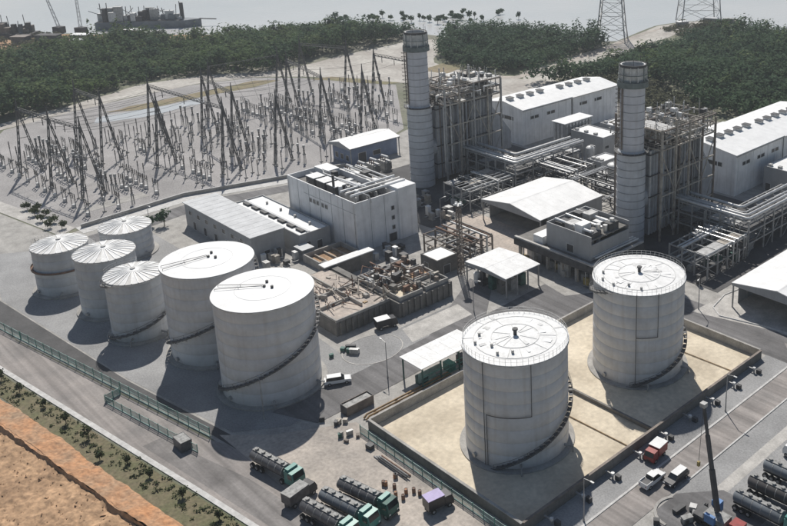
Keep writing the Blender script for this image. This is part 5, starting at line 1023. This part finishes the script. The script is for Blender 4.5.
def box_truck(label, loc, rz, cab, box, L=5.2, h=2.9, lower=None):
    t = thing('box_truck', label, 'truck', (0, 0, 0))
    MB().box(-L/2, -1.1, .9, L/2-1.7, 1.1, h).build('cargo_box', lower or box, t); MB().box(-L/2-.03, -1.13, h+.003, L/2-1.67, 1.13, h+.1).build('box_roof', box, t)
    MB().box(-L/2, -.45, .5, L/2, .45, .88).build('chassis', 'steel_dark', t)
    b = MB(); x0, x1 = L/2-1.6, L/2; b.v = [(x0, -1.02, .55), (x1, -1.02, .55), (x1, -1.02, 1.35), (x1-.35, -.95, 2.2), (x0, -.95, 2.25)]; b.v += [(x, -y, z) for x, y, z in b.v]; b.f = [(0, 1, 2, 3, 4), (9, 8, 7, 6, 5)]+[(k, 5+k, 5+(k+1) % 5, (k+1) % 5) for k in range(5)]; cb = b.build('cab', cab, t)
    MB().poly([(x1+.01, -.9, 1.38), (x1+.01, .9, 1.38), (x1-.31, .85, 2.12), (x1-.31, -.85, 2.12)]).build('windscreen', 'glass', cb)
    for x in (-L/2+.9, L/2-.8):
        for y in (-.9, .9): wheel(t, x, y, .42, .28)
    t.location = loc; t.rotation_euler.z = rz; return t
box_truck('red truck with white-topped box beside the bund wall', (-80.6, 108.2, .03), rad(-85), 'car_red', 'car_white', 4.4, 2.5, lower='car_red')
box_truck('small truck with purple roof beside the near bund fence', (-98.6, 74.6, .04), rad(80), 'car_dark', 'purple', 4.6, 2.7, lower='car_dark')
box_truck('dark van with white roof below the basin wall', (-153.2, 104.2, .03), rad(75), 'car_dark', 'car_white', 4.8, 2.4, lower='car_dark')
box_truck('white box truck at the right frame edge in truck park', (-61, 124.5, .04), rad(178), 'car_white', 'roof_dirty', 7, 3.4)
box_truck('grey covered truck parked beside the three tankers', (-116.8, 60.6, .04), rad(100), 'steel_dark', 'tanker_top', 5.6, 2.6, lower='tanker_grey')
ct = thing('skip_container', 'small dark open container standing at the roadside fence end', 'container', (-144.4, 54.0, .03)); 
for a in ((-1.6, -1.0, 1.6, -.92), (-1.6, .92, 1.6, 1.0), (-1.6, -.92, -1.52, .92), (1.52, -.92, 1.6, .92)): MB().box(-144.4+a[0], 54+a[1], .05, -144.4+a[2], 54+a[3], 2.0).build('side_panel', 'tanker_grey', ct)
MB().box(-145.9, 53.1, .05, -142.9, 54.9, .2).build('floor', 'steel_dark', ct); MB().box(-145.95, 53.05, 1.7, -142.85, 54.95, 1.95).build('load', 'tanker_top', ct)
# mobile crane
cr = thing('mobile_crane', 'mobile crane with blue cab and long dark boom at bottom edge', 'crane', (-63.5, 101, .04))
MB().box(-66.5, 99.7, .9, -58, 102.3, 1.5).build('carrier', 'steel_dark', cr); MB().box(-64.8, 99.8, 1.5, -61, 102.2, 2.4).build('turntable', 'tanker_top', cr); MB().box(-64.9, 102.25, 1.6, -63.4, 103.4, 3.3).build('operator_cab', 'blue', cr); MB().box(-64.2, 99.2, 1.6, -62.4, 99.75, 3.0).build('engine_cover', 'blue', cr); MB().box(-60.2, 100, 1.55, -58.2, 102, 2.9).build('carrier_cab', 'car_red', cr)
for x in (-65.6, -64.2, -60.4, -59): 
    for y in (99.9, 102.1):
        MB().path([(x, y-.25, .58), (x, y+.25, .58)], .55, 14).build('wheel', 'tyre', cr, True)
b0 = Vector((-63.2, 101.4, 2.6)); b1 = Vector((-67.3, 102.4, 19.4)); P(cr, 'boom_base', b0, b0.lerp(b1, .4), .66, 'steel_dark', .74); P(cr, 'boom_middle', b0.lerp(b1, .38), b0.lerp(b1, .72), .52, 'steel_dark', .58); P(cr, 'boom_tip', b0.lerp(b1, .7), b1, .38, 'steel_dark', .42)
MB().obox(b1.x, b1.y, b1.z-.3, .9, .9, .7).build('boom_head', 'steel', cr); P(cr, 'hoist_rope', b1, (b1.x-.3, b1.y-.2, 9), .07, 'steel_dark'); MB().obox(b1.x-.3, b1.y-.2, 8.3, .4, .4, .8).build('hook_block', 'yellow', cr)
for i, (x, y) in enumerate(((-66.9, 98.4), (-66.9, 103.6))): P(cr, 'outrigger', (x, 101, .8), (x, y, .8), .3, 'steel_dark'); MB().obox(x, y, .04, .7, .7, .75).build('outrigger_foot', 'steel_dark', cr)
# ------------------------------------------------------------------ small clutter
r = random.Random(99)
def crate(label, x, y, lx, ly, lz, m, rz=0, group=None):
    t = thing('crate', label, 'crate', (x, y, .04), group); MB().obox(x, y, .14, lx, ly, lz, rz).build('box', m, t); MB().obox(x, y, .142+lz, lx+.08, ly+.08, .07, rz).build('lid', m, t)
    for s in (-.35, .35): c, d = math.cos(rz), math.sin(rz); MB().obox(x+lx*s*c, y+lx*s*d, .04, .15, ly, .1, rz).build('skid', 'steel_brown', t)
for k in range(10):
    x = -133+r.uniform(0, 17)+(0); y = 73.4+r.uniform(0, 4.6)
    crate('dumped crate in the clutter between tank row and bund fence', x, y, r.uniform(.5, 1.3), r.uniform(.4, 1.0), r.uniform(.3, .9), r.choice(['steel_dark', 'steel_tan', 'teal_dark', 'steel', 'concrete', 'steel_brown']), r.uniform(0, 1.5), 'dumped crates by the bund corner')
def drum(x, y, m, label, group):
    t = thing('drum', label, 'drum', (x, y, .04), group); MB().lathe([(.01, .04), (.3, .04), (.3, .3), (.32, .32), (.3, .34), (.3, .6), (.32, .62), (.3, .64), (.3, .92), (.01, .92)], x, y, 14).build('shell', m, t, True); MB().lathe([(.26, .925), (.32, .925), (.32, .96), (.26, .96)], x, y, 14).build('rim', 'steel_dark', t); return t
for k in range(10): drum(-107.6+r.uniform(-3, 5), 72.2+r.uniform(-.8, 2.6), r.choice(['orange', 'rust', 'steel_brown']), 'rusty orange drum lying about near the purple-roofed truck', 'rusty drums near bund fence')
pk = thing('pipe_stack', 'stacked dark pipes lying along the near bund fence', 'pipes', (-112, 75.6, 0))
for k in range(6): MB().path([(-117+k*.3, 75.2+.32*(k % 4), .2+.28*(k//4)), (-109+k*.3, 75.3+.32*(k % 4), .2+.28*(k//4))], .14, 8).build('pipe', r.choice(['steel_dark', 'steel', 'rust']), pk, True)
bx = thing('metal_bin', 'dark open-topped container at the corner of brown pipelines', 'container', (-131.6, 81.4, 0))
for a in ((-3, -1.1, 3, -1.0), (-3, 1.0, 3, 1.1), (-3, -1.0, -2.9, 1.0), (2.9, -1.0, 3, 1.0)): MB().obox(-131.6+(a[1]+a[3])/2, 81.8+(a[0]+a[2])/2, .05, a[3]-a[1], a[2]-a[0], 1.9).build('side_panel', 'steel_brown' if a[0] == -3 and a[2] == 3 else 'steel_dark', bx)
MB().box(-132.5, 79.0, 1.2, -130.7, 84.6, 1.7).build('load', 'tanker_top', bx)
for k in range(7):
    x, y = -152.4+r.uniform(0, 4), 87.5+r.uniform(0, 6); crate('small skid crate beside the round pad', x, y, r.uniform(.8, 2.2), r.uniform(.4, 1.0), r.uniform(.5, 1.1), r.choice(['steel_dark', 'teal_dark', 'steel', 'steel_tan']), r.uniform(0, 1.5), 'skid crates by round pad')
for k in range(9):
    y = 84+k*7.4; v = thing('valve_station', 'grey valve set with handwheel on the paving outside the bund wall', 'valve', (-82.4, y, 0), 'valve sets outside bund wall')
    MB().path([(-84.0, y, .9), (-82.4, y, .9), (-82.4, y, .1)], .16, 8).build('pipe', 'steel', v, True); MB().cyl(-82.4, y, .32, .9, 1.3, 12).build('handwheel', 'steel_light', v, True); MB().obox(-81.6, y+.5, .02, .9, .7, .9).build('junction_box', 'steel_dark', v)
for k in range(6):
    x = -71.3+r.uniform(0, 5); y = 95+r.uniform(0, 9); crate('grey machine crate on the dark bay by crane', x, y, r.uniform(.8, 2.4), r.uniform(.5, 1.2), r.uniform(.4, 1.1), r.choice(['steel_dark', 'steel', 'concrete', 'concrete_dark', 'tanker_top']), r.uniform(0, 1.5), 'machine crates by the crane')
def lamp(x, y, rz, label, h=8):
    t = thing('lamp_post', label, 'lamp', (x, y, 0), 'lamp posts'); MB().lathe([(.2, 0), (.12, .6), (.07, h)], x, y, 10).build('pole', 'steel', t, True); c, s = math.cos(rz), math.sin(rz)
    P(t, 'arm', (x, y, h), (x+1.5*c, y+1.5*s, h+.25), .08, 'steel'); MB().obox(x+1.7*c, y+1.7*s, h+.15, .7, .28, .14, rz).build('lamp_head', 'steel_light', t)
for x, y, a, l in ((-141.5, 68, 2.8, 'lamp post between the near tank and parked tankers'), (-136, 92, 3.1, 'lamp post beside the pale canopy with green rails'), (-144, 122, .3, 'lamp post by the light paved pad behind pale canopy'), (-79.2, 128, 0, 'lamp post on the kerb beside the far bund tank'), (-79.2, 88, 0, 'lamp post on the kerb at the near end of road'),
                    (-190, 150, 1.5, 'lamp post on the dusty apron left of wide white shed'), (-246, 92, 0, 'lamp post by the road behind the short ribbed tank'), (-106.5, 158, -1.2, 'lamp post on kerb before the shed at right edge')): lamp(x, y, a, l)

# cabinets, skids and short pipe runs standing about the units
r = random.Random(123); zones = ((-214, -199, 148, 163, 'near the foot of the left stack', 12), (-157, -146, 170, 188, 'near the foot of the right stack', 10), (-200, -186, 150, 158, 'on the dusty apron beyond the white block', 8), (-188, -176, 123, 133, 'beside the white block and brown frame', 12), (-250, -240, 140, 150, 'on the road behind the white block', 6), (-128, -110, 161, 170, 'in front of the right steel frame', 10), (-205, -198, 101, 110, 'at the end of the long grey building', 8))
for xa, xb, ya, yb, wh, n in zones:
    for k in range(n):
        x, y = r.uniform(xa, xb), r.uniform(ya, yb); lx, ly, lz = r.uniform(.8, 2.2), r.uniform(.7, 1.6), r.uniform(1.0, 2.6); t = thing('equipment_cabinet', 'small metal equipment cabinet '+wh, 'cabinet', (x, y, 0), 'equipment cabinets '+wh); m = r.choice(['steel', 'steel_light', 'steel_dark', 'steel_tan', 'roof_dirty', 'concrete'])
        MB().obox(x, y, .02, lx+.3, ly+.3, .2).build('plinth', 'concrete', t); MB().obox(x, y, .222, lx, ly, lz).build('body', m, t); MB().obox(x, y, .224+lz, lx+.12, ly+.12, .08).build('cap', m, t)
        if k % 2: MB().path([(x+lx/2, y, .6), (x+lx/2+1.2, y, .6), (x+lx/2+1.2, y+r.uniform(-4, 4), .6)], .12, 8).build('pipe_run', r.choice(['pipe_silver', 'steel', 'rust']), t, True)
